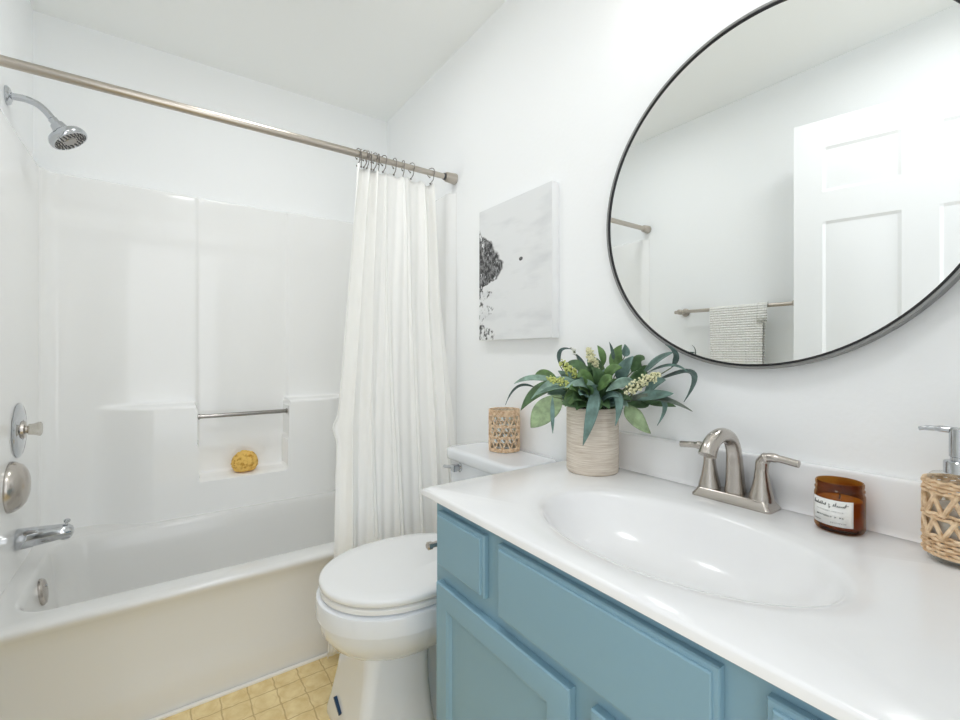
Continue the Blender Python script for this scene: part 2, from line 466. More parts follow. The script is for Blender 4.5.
# six panel door, standing open against the left wall
hinge = Vector((2.484, 0.034, 0.012)); free = Vector((1.670, 0.226, 0.012))
DU = (hinge - free); dw = DU.length; DU.normalize(); dh = 2.112
DN = Vector((-DU.y, DU.x, 0)) * -1
if DN.y < 0: DN = -DN
def door_obj():
    cols = [(0.104, 0.359), (0.466, 0.721)]
    rows = [(0.13, 0.80), (0.93, 1.665), (1.795, 1.99)]
    offs = [0.0, 0.012, 0.030, 0.058]
    hts = [0.0, -0.007, -0.007, -0.0015]
    ss = {0.0, dw}; zs = {0.0, dh}
    for a, b in cols:
        for o in offs: ss |= {a + o, b - o}
    for a, b in rows:
        for o in offs: zs |= {a + o, b - o}
    ss = sorted(ss); zs = sorted(zs)
    def hgt(s, z):
        for a, b in cols:
            for c, d in rows:
                if a <= s <= b and c <= z <= d:
                    return pw(list(zip(offs, hts)), min(s - a, b - s, z - c, d - z))
        return 0.0
    mb = MB()
    for side in (1, -1):
        G = [[free + DU * s + Vector((0, 0, z)) + DN * (side * 0.0175 + side * hgt(s, z)) - DN * 0.0175 for s in ss] for z in zs]
        mb.grid(G)
    c = [free + DU * s + Vector((0, 0, z)) for s, z in ((0, 0), (dw, 0), (dw, dh), (0, dh))]
    mb.rings([c, [p - DN * 0.035 for p in c]])
    o = mb.build('door_1', M['door'], smooth=20)
    return S(o)
d1 = door_obj()
for k, z in enumerate((0.25, 1.05, 1.86)):
    MB().lathe([(0.006, 0), (0.006, 0.09)], (2.489, 0.024, z), n=10).build('hinge', M['nickel'], d1)

# ------------------------------------------------------------------ bathtub with moulded surround
tub = thing('bathtub', 'white fibreglass bathtub with moulded three-sided shower surround', 'bathtub', (0.43, 0.76, 0))
def tub_shell():
    def rr(x0, x1, y0, y1, r, z): return rrect((x0 + x1) / 2, (y0 + y1) / 2, (x1 - x0) / 2, (y1 - y0) / 2, r, z, 10)
    y0, y1, xb = 0.004, W - 0.004, 0.004
    R = []
    for x, z in ((0.853, 0.0), (0.853, 0.07), (0.850, 0.095), (0.842, 0.135), (0.838, 0.17), (0.838, 0.25), (0.842, 0.30), (0.851, 0.33), (0.860, 0.345), (0.867, 0.356), (0.869, 0.364), (0.866, 0.371), (0.858, 0.375), (0.845, 0.376)):
        R.append(rr(xb, x, y0, y1, 0.012, z))
    # inner rim and basin
    for ins, z in ((0.0, 0.375), (0.006, 0.373), (0.014, 0.364), (0.020, 0.35), (0.028, 0.31), (0.042, 0.22), (0.058, 0.13), (0.080, 0.085), (0.12, 0.066), (0.18, 0.060)):
        far = ins * 2.4 if ins > 0.02 else ins
        R.append(rr(0.150 + ins * 1.2, 0.782 - ins, 0.075 + ins * 0.8, 1.40 - far, max(0.10 - ins * 0.2, 0.05), z))
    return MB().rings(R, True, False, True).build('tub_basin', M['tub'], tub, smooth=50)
tub_shell()
ZT = 1.835
def back_x(y, z):
    up = 0.034 - 0.011 * (sm(0.552, 0.566, y) - sm(0.950, 0.964, y))
    # lower, thicker part with sloping ledge; niche notch in the middle
    niche = sm(0.552, 0.566, y) - sm(0.930, 0.944, y)
    zl = lerp(0.872, 0.532, niche)
    side = sm(0.18, 0.40, y) - sm(1.12, 1.34, y)
    prot = 0.118 + (0.010 if z < 0.5 else 0.0) * 0
    low = 1.0 - sm(zl - 0.014, zl + 0.006, z)
    x = up + (prot - up + 0.02) * low * side
    # rounded corners at both ends
    r = 0.055
    for d in (y - 0.03, W - 0.03 - y):
        if d < r:
            d = max(0.0, d); x += r - math.sqrt(max(0, r * r - (r - d) ** 2))
    return x
def panel_back():
    ys = [0.03 + (W - 0.06) * (i / 260) for i in range(261)]
    ys = sorted(set([0.03 + 0.055 * (1 - math.cos(PI / 2 * k / 14)) for k in range(15)] + [W - 0.03 - 0.055 * (1 - math.cos(PI / 2 * k / 14)) for k in range(15)] + [y for y in ys if 0.085 < y < W - 0.085]))
    zs = [0.372 + (ZT - 0.012 - 0.372) * i / 300 for i in range(301)]
    G = [[(back_x(y, z), y, z) for y in ys] for z in zs]
    for k in range(1, 6):
        a = PI / 2 * k / 5
        G.append([(back_x(y, ZT - 0.012) - 0.012 * (1 - math.cos(a)), y, ZT - 0.012 + 0.012 * math.sin(a)) for y in ys])
    G.append([(0.001, y, ZT) for y in ys])
    MB().grid(G).build('back_panel', M['fiberglass'], tub, smooth=60)
panel_back()
def panel_side(sgn, name):
    xs = [0.089 + (0.72 - 0.089) * i / 30 for i in range(31)] + [0.722 + 0.002 * i for i in range(29)]
    def yy(x):
        y = 0.030 + 0.003 * sm(0.70, 0.74, x)
        if x > 0.736: y = 0.001 + 0.032 * (0.5 + 0.5 * math.cos(PI * (x - 0.736) / 0.042))
        return y
    def pos(x, z, y): return (x, y if sgn > 0 else W - y, z)
    zs = [0.372 + (ZT - 0.012 - 0.372) * i / 40 for i in range(41)]
    G = [[pos(x, z, yy(x)) for x in xs] for z in zs]
    for k in range(1, 6):
        a = PI / 2 * k / 5
        G.append([pos(x, ZT - 0.012 + 0.012 * math.sin(a), max(0.001, yy(x) - 0.012 * (1 - math.cos(a)))) for x in xs])
    G.append([pos(x, ZT, 0.001) for x in xs])
    MB().grid(G).build(name, M['fiberglass'], tub, smooth=60)
panel_side(1, 'end_panel'); panel_side(-1, 'end_panel')

# bar across the moulded niche
gb = MB().tube([(0.112, 0.557, 0.810), (0.112, 0.939, 0.810)], 0.0098, 16)
gb.lathe([(0.0095, 0), (0.013, 0.001), (0.013, 0.006), (0.010, 0.008)], (0.112, 0.5575, 0.810), (0, 1, 0), 20)
gb.lathe([(0.0095, 0), (0.013, 0.001), (0.013, 0.006), (0.010, 0.008)], (0.112, 0.9385, 0.810), (0, -1, 0), 20)
tag(gb.build('grab_bar', M['chromedark']), 'slim metal bar across the moulded niche in the shower wall', 'bar')

# sponge
def sponge():
    random.seed(3)
    mb = MB(); n = 48; R = []
    for i in range(1, 32):
        a = PI * i / 32
        row = []
        for k in range(n):
            p = Vector((math.sin(a) * math.cos(2 * PI * k / n), math.sin(a) * math.sin(2 * PI * k / n), -math.cos(a)))
            d = 1 + 0.06 * noise.noise(p * 2.2) + 0.07 * noise.noise(p * 9.0) - 0.14 * max(0, noise.noise(p * 15.0 + Vector((3, 1, 2))))
            q = Vector((p.x * 0.042, p.y * 0.058, p.z * 0.056)) * d
            q.z = max(q.z, -0.040)
            row.append(Vector((0.082, 0.752, 0.5725)) + q)
        R.append(row)
    mb.rings(R, True, True, True)
    return mb.build('sponge', M['sponge'], origin=(0.082, 0.752, 0.532), smooth=180)
tag(sponge(), 'round yellow natural sponge sitting in the shower niche', 'sponge')

# shower head
sh = thing('shower_fixture', 'chrome shower head on a bent arm, high on the left wall', 'shower head', (0.389, 0.0, 1.957))
MB().lathe([(0.031, 0), (0.031, 0.004), (0.026, 0.010), (0.014, 0.014)], (0.389, 0, 1.957), (0, 1, 0), 32).build('wall_flange', M['chrome'], sh)
apath = catmull([(0.389, 0.002, 1.957), (0.389, 0.045, 1.959), (0.389, 0.076, 1.950), (0.389, 0.097, 1.932), (0.389, 0.114, 1.910)], 8)
MB().tube(apath, 0.0112, 16).build('shower_arm', M['chrome'], sh)
hd_ax = Vector((0.10, 0.56, -0.80)).normalized()
h0 = Vector((0.389, 0.113, 1.911))
MB().lathe([(0.010, -0.004), (0.0135, 0.0), (0.0135, 0.016), (0.011, 0.018)], h0, Vector((0, 0.6, -0.8)), 24).build('swivel_nut', M['chrome'], sh)
h1 = h0 + Vector((0, 0.6, -0.8)) * 0.016
hb = MB().lathe([(0.012, 0.0), (0.020, 0.003), (0.0235, 0.018), (0.026, 0.026), (0.040, 0.034), (0.053, 0.042), (0.0575, 0.052), (0.0575, 0.060), (0.054, 0.066), (0.049, 0.067), (0.047, 0.063)], h1, hd_ax, 48, True, True).build('head_shell', M['chrome'], sh)
MB().lathe([(0.0465, 0.0625), (0.0465, 0.0655), (0.020, 0.0668), (0.018, 0.069), (0.004, 0.069)], h1, hd_ax, 48).build('spray_face', M['chromedark'], hb)
nz = MB(); q = Vector((0, 0, 1)).rotation_difference(hd_ax).to_matrix()
for rr_, cnt in ((0.042, 22), (0.034, 18), (0.026, 12)):
    for k in range(cnt):
        a = 2 * PI * k / cnt
        nz.lathe([(0.0026, 0.065), (0.0020, 0.0695)], h1 + q @ Vector((rr_ * math.cos(a), rr_ * math.sin(a), 0)), hd_ax, 8)
nz.build('nozzles', M['darkrubber'], hb)
MB().tube([h1 + q @ Vector((0.050, 0.010, 0.062)), h1 + q @ Vector((0.056, 0.012, 0.078))], 0.0028, 8).build('spray_lever', M['chrome'], hb)

# shower valve
sv = thing('shower_valve', 'round chrome shower valve plate with a clear knob', 'shower valve', (0.40, 0.030, 0.842))
MB().lathe([(0.090, 0), (0.091, 0.003), (0.086, 0.007), (0.060, 0.010), (0.034, 0.011), (0.034, 0.010)], (0.40, 0.030, 0.842), (0, 1, 0), 56).build('escutcheon', M['chrome'], sv)
MB().lathe([(0.030, 0.009), (0.028, 0.017), (0.013, 0.019), (0.012, 0.026)], (0.40, 0.030, 0.842), (0, 1, 0), 32).build('valve_stem', M['nickel'], sv)
kn = MB(); R = []
for r, z in ((0.011, 0.022), (0.017, 0.025), (0.018, 0.037), (0.0225, 0.050), (0.0225, 0.055), (0.019, 0.058)):
    R.append([Vector((0.40 + r * (1 + 0.06 * math.cos(8 * 2 * PI * k / 48)) * math.cos(2 * PI * k / 48), 0.030 + z, 0.842 + r * (1 + 0.06 * math.cos(8 * 2 * PI * k / 48)) * math.sin(2 * PI * k / 48))) for k in range(48)])
kn.rings(R, True, True, True).build('knob', M['acrylic'], sv)

# nickel dome cover
dc = thing('dome_cover', 'brushed nickel dome cover on the left shower wall below the valve', 'cover plate', (0.505, 0.030, 0.676))
MB().lathe([(0.080, 0), (0.080, 0.004), (0.077, 0.014), (0.068, 0.028), (0.053, 0.038), (0.034, 0.044), (0.012, 0.046)], (0.505, 0.030, 0.676), (0, 1, 0), 56).build('dome', M['nickel'], dc)
MB().lathe([(0.0045, 0.036), (0.0045, 0.042), (0.002, 0.042)], (0.470, 0.034, 0.678), (0.35, 1, 0), 12).build('screw', M['chrome'], dc)

# tub spout
ts = thing('tub_spout', 'chrome bath spout with a diverter pull, above the tub', 'faucet', (0.42, 0.030, 0.482))
R = []
for y, rx, rz, dz in ((0.030, 0.034, 0.034, 0), (0.034, 0.035, 0.035, 0), (0.06, 0.034, 0.033, 0.001), (0.10, 0.031, 0.029, 0.002), (0.14, 0.028, 0.025, 0.003), (0.158, 0.026, 0.023, 0.002), (0.168, 0.021, 0.018, 0.0), (0.172, 0.010, 0.009, 0.0)):
    R.append([(0.42 + rx * math.cos(2 * PI * k / 32), y, 0.482 + dz + rz * math.sin(2 * PI * k / 32)) for k in range(32)])
MB().rings(R, True, True, True).lathe([(0.014, 0), (0.014, 0.014), (0.011, 0.016)], (0.42, 0.150, 0.4735), (0, 0.1, -1), 20).build('spout_body', M['chrome'], ts)
MB().lathe([(0.004, 0), (0.004, 0.010), (0.0085, 0.012), (0.0095, 0.018), (0.007, 0.021)], (0.42, 0.153, 0.5035), (0, 0.1, 1), 18).build('diverter_knob', M['chrome'], ts)

# overflow plate inside the tub
of = thing('overflow_plate', 'small round nickel overflow plate inside the tub end', 'cover plate', (0.47, 0.098, 0.310))
MB().lathe([(0.043, 0), (0.043, 0.006), (0.038, 0.012), (0.022, 0.015), (0.006, 0.015)], (0.47, 0.096, 0.310), (0, 1, 0.12), 40).build('plate', M['nickel'], of)
for dz in (-0.018, 0.018):
    MB().lathe([(0.004, 0.013), (0.004, 0.0165), (0.002, 0.017)], (0.47, 0.096, 0.310 + dz), (0, 1, 0.12), 12).build('screw', M['chrome'], of)

# ------------------------------------------------------------------ curtain rod, rings, curtain
rod = thing('shower_curtain_rod', 'satin nickel shower curtain rod spanning the tub alcove', 'curtain rod', (0.764, 0.76, 1.898))
RX, RZ = 0.764, 1.898
MB().tube([(RX, 0.02, RZ), (RX, 1.16, RZ)], 0.0143, 24).build('outer_tube', M['rodnickel'], rod)
MB().tube([(RX, 1.14, RZ), (RX, W - 0.03, RZ)], 0.0122, 24).build('inner_tube', M['rodnickel'], rod)
for y, d in ((0.0, 1), (W, -1)):
    MB().lathe([(0.0245, 0), (0.0245, 0.004), (0.0210, 0.048), (0.0180, 0.054), (0.0135, 0.054)], (RX, y, RZ), (0, d, 0), 32).build('end_cap', M['rodnickel'], rod)
MB().lathe([(0.0132, 0), (0.0150, 0.001), (0.0150, 0.007), (0.0132, 0.008)], (RX, W - 0.063, RZ), (0, 1, 0), 24).build('rubber_ring', M['darkrubber'], rod)

def ring_mesh():
    P = []
    # open hook: loop around the rod, then down to the curtain eyelet
    for k in range(15):
        a = math.radians(250 - k * 290 / 14)
        P.append((0.0195 * math.cos(a), 0, 0.0 + 0.0195 * math.sin(a) + 0.001))
    P += [(0.012, 0, -0.030), (0.004, 0, -0.040), (-0.004, 0, -0.046)]
    return MB().tube(catmull(P, 3), 0.0018, 8).ball((-0.0045, 0, -0.047), 0.0042, 10).ball((-0.0070, 0, -0.0185), 0.0036, 10)
ys = [1.064, 1.078, 1.092, 1.104, 1.121, 1.134, 1.152, 1.174, 1.222, 1.262, 1.302, 1.398]
rmesh = None
words = ['leftmost', 'second', 'third', 'fourth', 'fifth', 'sixth', 'seventh', 'eighth', 'ninth', 'tenth', 'eleventh']
for i, y in enumerate(ys):
    if rmesh is None:
        o = ring_mesh().build('curtain_hook', M['darknickel']); rmesh = o
    else:
        o = rmesh.copy(); COL.objects.link(o)
    o.location = (RX, y, RZ)
    o.rotation_euler = (0, 0, [0.25, -0.3, 0.4, 0.1, -0.35, 0.3, -0.2, 0.35, 0.1, -0.1, 0.3, 0.5][i])
    if i == 0: lab = 'nickel curtain hook on the rod at the curtain\'s left edge, leftmost of the hooks'
    elif i == 11: lab = 'nickel curtain hook nearest the right wall, last on the curtain\'s right corner'
    elif i == 7: lab = 'nickel curtain hook at the right end of the bunched group, eighth along the rod'
    elif i == 8: lab = 'nickel curtain hook alone mid curtain, ninth from the left along the rod'
    else: lab = 'nickel curtain hook on the shower rod, %s from the left' % words[i]
    tag(o, lab, 'curtain hook', 'curtain hooks on the shower rod')

def curtain():
    ns, nt = 260, 90
    left = [(0, 1.050), (0.3, 0.997), (0.55, 0.950), (0.8, 0.930), (1, 0.900)]
    right = [(0, 1.428), (0.12, 1.435), (0.3, 1.430), (0.55, 1.452), (1, 1.47)]
    ztop, zbot = 1.855, 0.025
    G = []
    for j in range(nt + 1):
        t = j / nt
        row = []
        yl, yr = pw(left, t), pw(right, t)
        for i in range(ns + 1):
            s = i / ns
            # warp: tight pleats at left, flatter panel to the right
            sw = s + 0.035 * math.sin(2 * PI * s * 1.5 + 0.6)
            y = lerp(yl, yr, lerp(s, sw, 1 - t))
            env = math.sin(PI * min(1, max(0, s))) ** 0.3
            a1 = 0.020 * (1 - t) + 0.020 * t
            ph = 2 * PI * (7.0 * s + 0.45 * math.sin(5 * s + 2 * t)) + 0.8
            fold = a1 * math.sin(ph) * (0.55 + 0.45 * math.sin(7 * s + 1.3)) * lerp(1.0, 0.8, sm(0.55, 0.95, s))
            fold += 0.0045 * math.sin(2 * PI * 19 * s + 3 * t + 1.0) * (0.4 + 0.6 * t)
            fold += 0.010 * noise.noise(Vector((s * 9, t * 3.0, 0.3)))
            y += 0.012 * math.cos(ph) * env * 0.8
            xb = pw([(0, 0.764), (0.12, 0.778), (0.82, 0.904), (1, 0.926)], t)
            lim = 0.018 if t > 0.6 else 0.03
            fold = max(-lim, min(0.035, fold))
            z = lerp(ztop, zbot, t)
            if t < 0.03: z += 0.012 * abs(math.sin(PI * 11 * s)) * (1 - t / 0.03) * -1
            # small snagged tuck on the left edge
            tuck = math.exp(-((t - 0.565) / 0.018) ** 2) * math.exp(-(s / 0.05) ** 2)
            y -= 0.018 * tuck
            row.append((xb + fold, y, z))
        G.append(row)
    o = MB().grid(G).build('shower_curtain', M['curtain'], origin=(0.85, 1.2, 0.025), smooth=180)
    md = o.modifiers.new('thickness', 'SOLIDIFY'); md.thickness = 0.0016; md.offset = 0
    return o
tag(curtain(), 'white fabric shower curtain gathered at the right end of the rod', 'shower curtain')

# ------------------------------------------------------------------ toilet
TX = 1.240
toi = thing('toilet', 'white two-piece toilet with closed lid between tub and vanity', 'toilet', (TX, 1.10, 0))
def egg(z, tip, back, hw, yc=None, n=64, ex=2.0, bw=None):
    """elongated outline: front is half ellipse, rear is squarer"""
    P = []; yc = yc if yc is not None else tip + (back - tip) * 0.50
    for k in range(n):
        a = 2 * PI * k / n; c, s_ = math.cos(a), math.sin(a)
        if s_ < 0:
            x = hw * abs(c) ** (2 / 2.05) * (1 if c >= 0 else -1); y = yc + (yc - tip) * -abs(s_) ** (2 / 2.15)
        else:
            e = 2 / 2.9
            x = hw * abs(c) ** e * (1 if c >= 0 else -1); y = yc + (back - yc) * abs(s_) ** e
            if bw: x *= lerp(1, bw, s_ ** 1.5)
        P.append((TX + x, y, z))
    return P
# bowl
R = []
for tip, back, hw, z in ((0.870, 1.25, 0.115, 0.235), (0.850, 1.26, 0.130, 0.245), (0.815, 1.27, 0.165, 0.275), (0.790, 1.28, 0.192, 0.31), (0.782, 1.285, 0.202, 0.345), (0.782, 1.285, 0.2025, 0.352),
                         (0.7765, 1.287, 0.2085, 0.354), (0.7765, 1.287, 0.2085, 0.395), (0.7785, 1.287, 0.2065, 0.402), (0.784, 1.285, 0.200, 0.405)):
    R.append(egg(z, tip, back, hw, 1.03, bw=0.72))
MB().rings(R, True, True, True).build('bowl', M['porcelain'], toi, smooth=40)
# pedestal: blocky front column with a narrower rear foot
def ped(z, hw, y0, y1, r, n=8): return rrect(TX, (y0 + y1) / 2, hw, (y1 - y0) / 2, r, z, n)
R = [ped(0.0, 0.140, 0.835, 1.080, 0.03), ped(0.02, 0.140, 0.835, 1.080, 0.03), ped(0.06, 0.132, 0.845, 1.075, 0.03), ped(0.14, 0.124, 0.862, 1.07, 0.032), ped(0.21, 0.120, 0.872, 1.07, 0.035), ped(0.26, 0.118, 0.876, 1.08, 0.04)]
pd = MB().rings(R, True, True, True)
R = [ped(0.0, 0.105, 1.04, 1.43, 0.05), ped(0.025, 0.105, 1.04, 1.43, 0.05), ped(0.07, 0.085, 1.04, 1.40, 0.05), ped(0.20, 0.080, 1.04, 1.40, 0.05), ped(0.34, 0.10, 1.04, 1.47, 0.05), ped(0.388, 0.13, 1.10, 1.49, 0.05)]
pd.rings(R, True, True, True)
pdo = pd.build('pedestal', M['porcelain'], toi, smooth=40)
# blue tape mark on the pedestal front
MB().rings([[(1.172, 0.8395, 0.072), (1.177, 0.8395, 0.078), (1.231, 0.8380, 0.062), (1.226, 0.8380, 0.054)], [(1.172, 0.850, 0.072), (1.177, 0.850, 0.078), (1.231, 0.850, 0.062), (1.226, 0.850, 0.054)]], True, True, True).build('blue_tape', M['tape'], pdo)['label'] = 'strip of dark blue tape'
# seat and lid
R = [egg(z, tip, 1.29, hw, 1.03, bw=0.80) for tip, hw, z in ((0.810, 0.178, 0.4095), (0.791, 0.198, 0.4095), (0.788, 0.201, 0.412), (0.788, 0.201, 0.423), (0.791, 0.198, 0.4255), (0.810, 0.178, 0.4260))]
MB().rings(R, True, True, True).build('seat', M['seat'], toi, smooth=50)
R = [egg(z, tip, 1.295, hw, 1.03, bw=0.80) for tip, hw, z in ((0.812, 0.176, 0.4260), (0.812, 0.176, 0.4310), (0.788, 0.201, 0.4315), (0.7855, 0.2035, 0.4345), (0.7855, 0.2035, 0.4445), (0.788, 0.201, 0.4485), (0.793, 0.196, 0.4505), (0.83, 0.16, 0.4515), (0.93, 0.07, 0.452))]
MB().rings(R, True, True, True).build('lid', M['seat'], toi, smooth=50)
for s_ in (-1, 1):
    MB().lathe([(0.014, 0), (0.014, 0.022), (0.010, 0.026)], (TX + s_ * 0.075, 1.270, 0.405), n=20).build('hinge', M['seat'], toi)
# tank
R = [rrect(TX, 1.412, hx, hy, 0.04, z) for hx, hy, z in ((0.185, 0.080, 0.388), (0.193, 0.088, 0.40), (0.200, 0.095, 0.50), (0.205, 0.098, 0.700))]
MB().rings(R, True, True, True).build('tank', M['porcelain'], toi, smooth=50)
R = [rrect(TX, 1.409, hx, hy, 0.045, z) for hx, hy, z in ((0.205, 0.100, 0.700), (0.211, 0.106, 0.703), (0.213, 0.108, 0.711), (0.213, 0.108, 0.732), (0.211, 0.106, 0.738), (0.206, 0.101, 0.7415), (0.19, 0.08, 0.742))]
MB().rings(R, True, True, True).build('tank_lid', M['porcelain'], toi, smooth=50)
fl = MB().lathe([(0.016, 0), (0.016, 0.006), (0.011, 0.009), (0.011, 0.020)], (1.130, 1.318, 0.682), (0, -1, 0), 20)
fl.box(1.118, 1.142, 1.282, 1.299, 0.670, 0.694, 0.003)
flo = fl.build('flush_handle', M['chrome'], toi)
MB().tube(catmull([(1.130, 1.290, 0.682), (1.100, 1.284, 0.682), (1.074, 1.282, 0.679)], 6), 0.006, 12, flat=1.0).build('lever', M['chrome'], flo)

# toilet paper holder on the vanity side
ph = thing('toilet_paper_holder', 'small nickel paper holder on the vanity side above the toilet lid', 'paper holder', (1.575, 1.12, 0.60))
MB().lathe([(0.024, 0), (0.024, 0.005), (0.012, 0.010), (0.011, 0.082), (0.008, 0.086)], (1.5756, 1.13, 0.600), (-1, 0, 0), 24).build('post', M['nickel'], ph)
MB().tube([(1.492, 1.14, 0.600), (1.492, 0.995, 0.600)], 0.0075, 16).lathe([(0.0075, 0), (0.0105, 0.002), (0.0105, 0.012), (0.007, 0.015)], (1.492, 0.996, 0.600), (0, -1, 0), 20).build('arm', M['nickel'], ph)

# ------------------------------------------------------------------ vanity
van = thing('vanity_cabinet', 'blue painted vanity cabinet under the white sink top', 'cabinet', (2.03, 1.24, 0))
VX0, VX1, VF = 1.575, 2.515, 0.963
cb = MB()
cb.box(VX0, VX0 + 0.018, VF + 0.018, W - 0.002, 0.10, 0.7485)
cb.box(VX1 - 0.018, VX1, VF + 0.018, W - 0.002, 0.10, 0.7485)
cb.box(VX0 + 0.018, VX1 - 0.018, W - 0.012, W - 0.002, 0.10, 0.7485)
cb.box(VX0 + 0.018, VX1 - 0.018, VF + 0.018, W - 0.012, 0.10, 0.118)
cb.box(VX0, VX1, VF, VF + 0.02, 0.10, 0.7485, 0.0012, 1)
cb.box(VX0 + 0.0, VX1, VF + 0.06, W - 0.002, 0.0, 0.11)
cb.build('body', M['blue'], van, smooth=30)
def front(name, x0, x1, z0, z1, prof):
    # normal must face -Y: U = +X, V = +Z -> U x V = -Y
    return MB().nested((x0, VF, z0), (1, 0, 0), (0, 0, 1), x1 - x0, z1 - z0, prof).build(name, M['blue'], van, smooth=20)
DRW = [(0, 0.0005), (0, 0.010), (0.0015, 0.0125), (0.007, 0.0135), (0.0075, 0.0165), (0.0095, 0.018)]
DOR = [(0, 0.0005), (0, 0.014), (0.002, 0.017), (0.009, 0.0185), (0.047, 0.0185), (0.050, 0.016), (0.053, 0.0155), (0.058, 0.0085), (0.060, 0.0085)]
front('drawer_front', 1.601, 1.786, 0.603, 0.731, DRW)
front('false_front', 1.832, 2.256, 0.590, 0.732, DRW)
front('drawer_front', 2.306, 2.492, 0.603, 0.731, DRW)
front('door', 1.601, 2.022, 0.130, 0.566, DOR)
front('door', 2.066, 2.492, 0.130, 0.566, DOR)

top = thing('sink_countertop', 'glossy white vanity top with a moulded oval sink basin', 'countertop', (2.03, 1.24, 0.749))
CX0, CX1, CY0, CY1, CZ = 1.533, 2.522, 0.944, W - 0.001, 0.769
def counter():
    bx, by, ba, bb = 2.030, 1.190, 0.276, 0.172
    angs = set(2 * PI * k / 120 for k in range(120))
    for px, py in ((CX0, CY0), (CX1, CY0), (CX1, CY1), (CX0, CY1)):
        a = math.atan2(py - by, px - bx) % (2 * PI)
        angs = {t for t in angs if abs(t - a) > 0.012}; angs.add(a)
    angs = sorted(angs)
    def rect(ins, z):
        x0, x1, y0, y1 = CX0 + ins, CX1 - ins, CY0 + ins, CY1 - ins
        out = []
        for a in angs:
            c, s_ = math.cos(a), math.sin(a); t = 1e9
            if c > 1e-9: t = min(t, (x1 - bx) / c)
            if c < -1e-9: t = min(t, (x0 - bx) / c)
            if s_ > 1e-9: t = min(t, (y1 - by) / s_)
            if s_ < -1e-9: t = min(t, (y0 - by) / s_)
            out.append((bx + c * t, by + s_ * t, z))
        return out
    def oval(k, z, dy=0):
        out = []
        for a in angs:
            c, s_ = math.cos(a), math.sin(a)
            r = 1 / math.sqrt((c / ba) ** 2 + (s_ / bb) ** 2)
            out.append((bx + c * r * k, by + dy + s_ * r * k, z))
        return out
    R = [rect(0.004, CZ - 0.020), rect(0.0, CZ - 0.017), rect(0.0, CZ - 0.006), rect(0.0018, CZ - 0.0018), rect(0.006, CZ), oval(1.16, CZ), oval(1.10, CZ - 0.0015), oval(1.05, CZ - 0.0035), oval(1.01, CZ - 0.006),
         oval(0.985, CZ - 0.011), oval(0.955, CZ - 0.022), oval(0.91, CZ - 0.042), oval(0.85, CZ - 0.064), oval(0.76, CZ - 0.088), oval(0.62, CZ - 0.108), oval(0.42, CZ - 0.121), oval(0.2, CZ - 0.127), oval(0.09, CZ - 0.129)]
    MB().rings(R, True, False, True).build('counter_slab', M['marble'], top, smooth=50)
    MB().lathe([(0.023, 0), (0.024, 0.002), (0.016, 0.003), (0.015, 0.001)], (bx, by, CZ - 0.1295), n=28).build('drain', M['nickel'], top)
counter()
# splash along the wall with a soft cove at its foot
prof = [(W - 0.001, 0.872), (W - 0.018, 0.872), (W - 0.0205, 0.870), (W - 0.0215, 0.866), (W - 0.0215, 0.782), (W - 0.0220, 0.775), (W - 0.0238, 0.771), (W - 0.0265, 0.7692), (W - 0.001, 0.7692)]
bs = MB().rings([[(CX0, y, z) for y, z in prof], [(CX1, y, z) for y, z in prof]], True, True, True).build('backsplash', M['marble'], smooth=40, origin=(2.03, W, 0.769))

tag(bs, 'low white splash strip along the wall behind the sink', 'backsplash')

# faucet
fc = thing('sink_faucet', 'brushed nickel two-handle sink faucet behind the basin', 'faucet', (2.028, 1.467, CZ))
R = [rrect(2.028, 1.466, hx, hy, 0.010, CZ + z) for hx, hy, z in ((0.085, 0.031, 0.0), (0.085, 0.031, 0.004), (0.079, 0.0265, 0.012), (0.076, 0.0245, 0.018), (0.074, 0.0225, 0.020))]
MB().rings(R, True, True, True).build('base_plate', M['nickel'], fc, smooth=30)
sp_path = catmull([(2.028, 1.472, CZ + 0.018), (2.028, 1.470, CZ + 0.05), (2.028, 1.467, CZ + 0.09), (2.028, 1.461, CZ + 0.120), (2.028, 1.443, CZ + 0.144), (2.028, 1.411, CZ + 0.1535), (2.028, 1.379, CZ + 0.147), (2.028, 1.360, CZ + 0.132), (2.028, 1.351, CZ + 0.117)], 6)
nsp = len(sp_path)
rad = [pw([(0, 0.0225), (0.10, 0.0195), (0.3, 0.0160), (0.55, 0.0150), (0.8, 0.0165), (1.0, 0.0180)], i / (nsp - 1)) for i in range(nsp)]
MB().tube(sp_path, rad, 24).build('spout', M['nickel'], fc, smooth=50)
for s_ in (-1, 1):
    hx = 2.028 + s_ * 0.056
    h = MB().lathe([(0.0245, 0.018), (0.0235, 0.026), (0.0185, 0.045), (0.0145, 0.066), (0.0125, 0.083), (0.0125, 0.0835)], (hx, 1.467, CZ), n=32).build('handle', M['nickel'], fc, smooth=50)
    lv = MB().tube(catmull([(hx, 1.467, CZ + 0.083), (hx + s_ * 0.002, 1.467, CZ + 0.099), (hx + s_ * 0.012, 1.467, CZ + 0.110), (hx + s_ * 0.032, 1.466, CZ + 0.1115), (hx + s_ * 0.070, 1.465, CZ + 0.1075)], 6),
                   [0.0128] * 7 + [0.0118] * 5 + [0.0095] * 6 + [0.0075] * 7, 20).build('lever', M['nickel'], h, smooth=50)

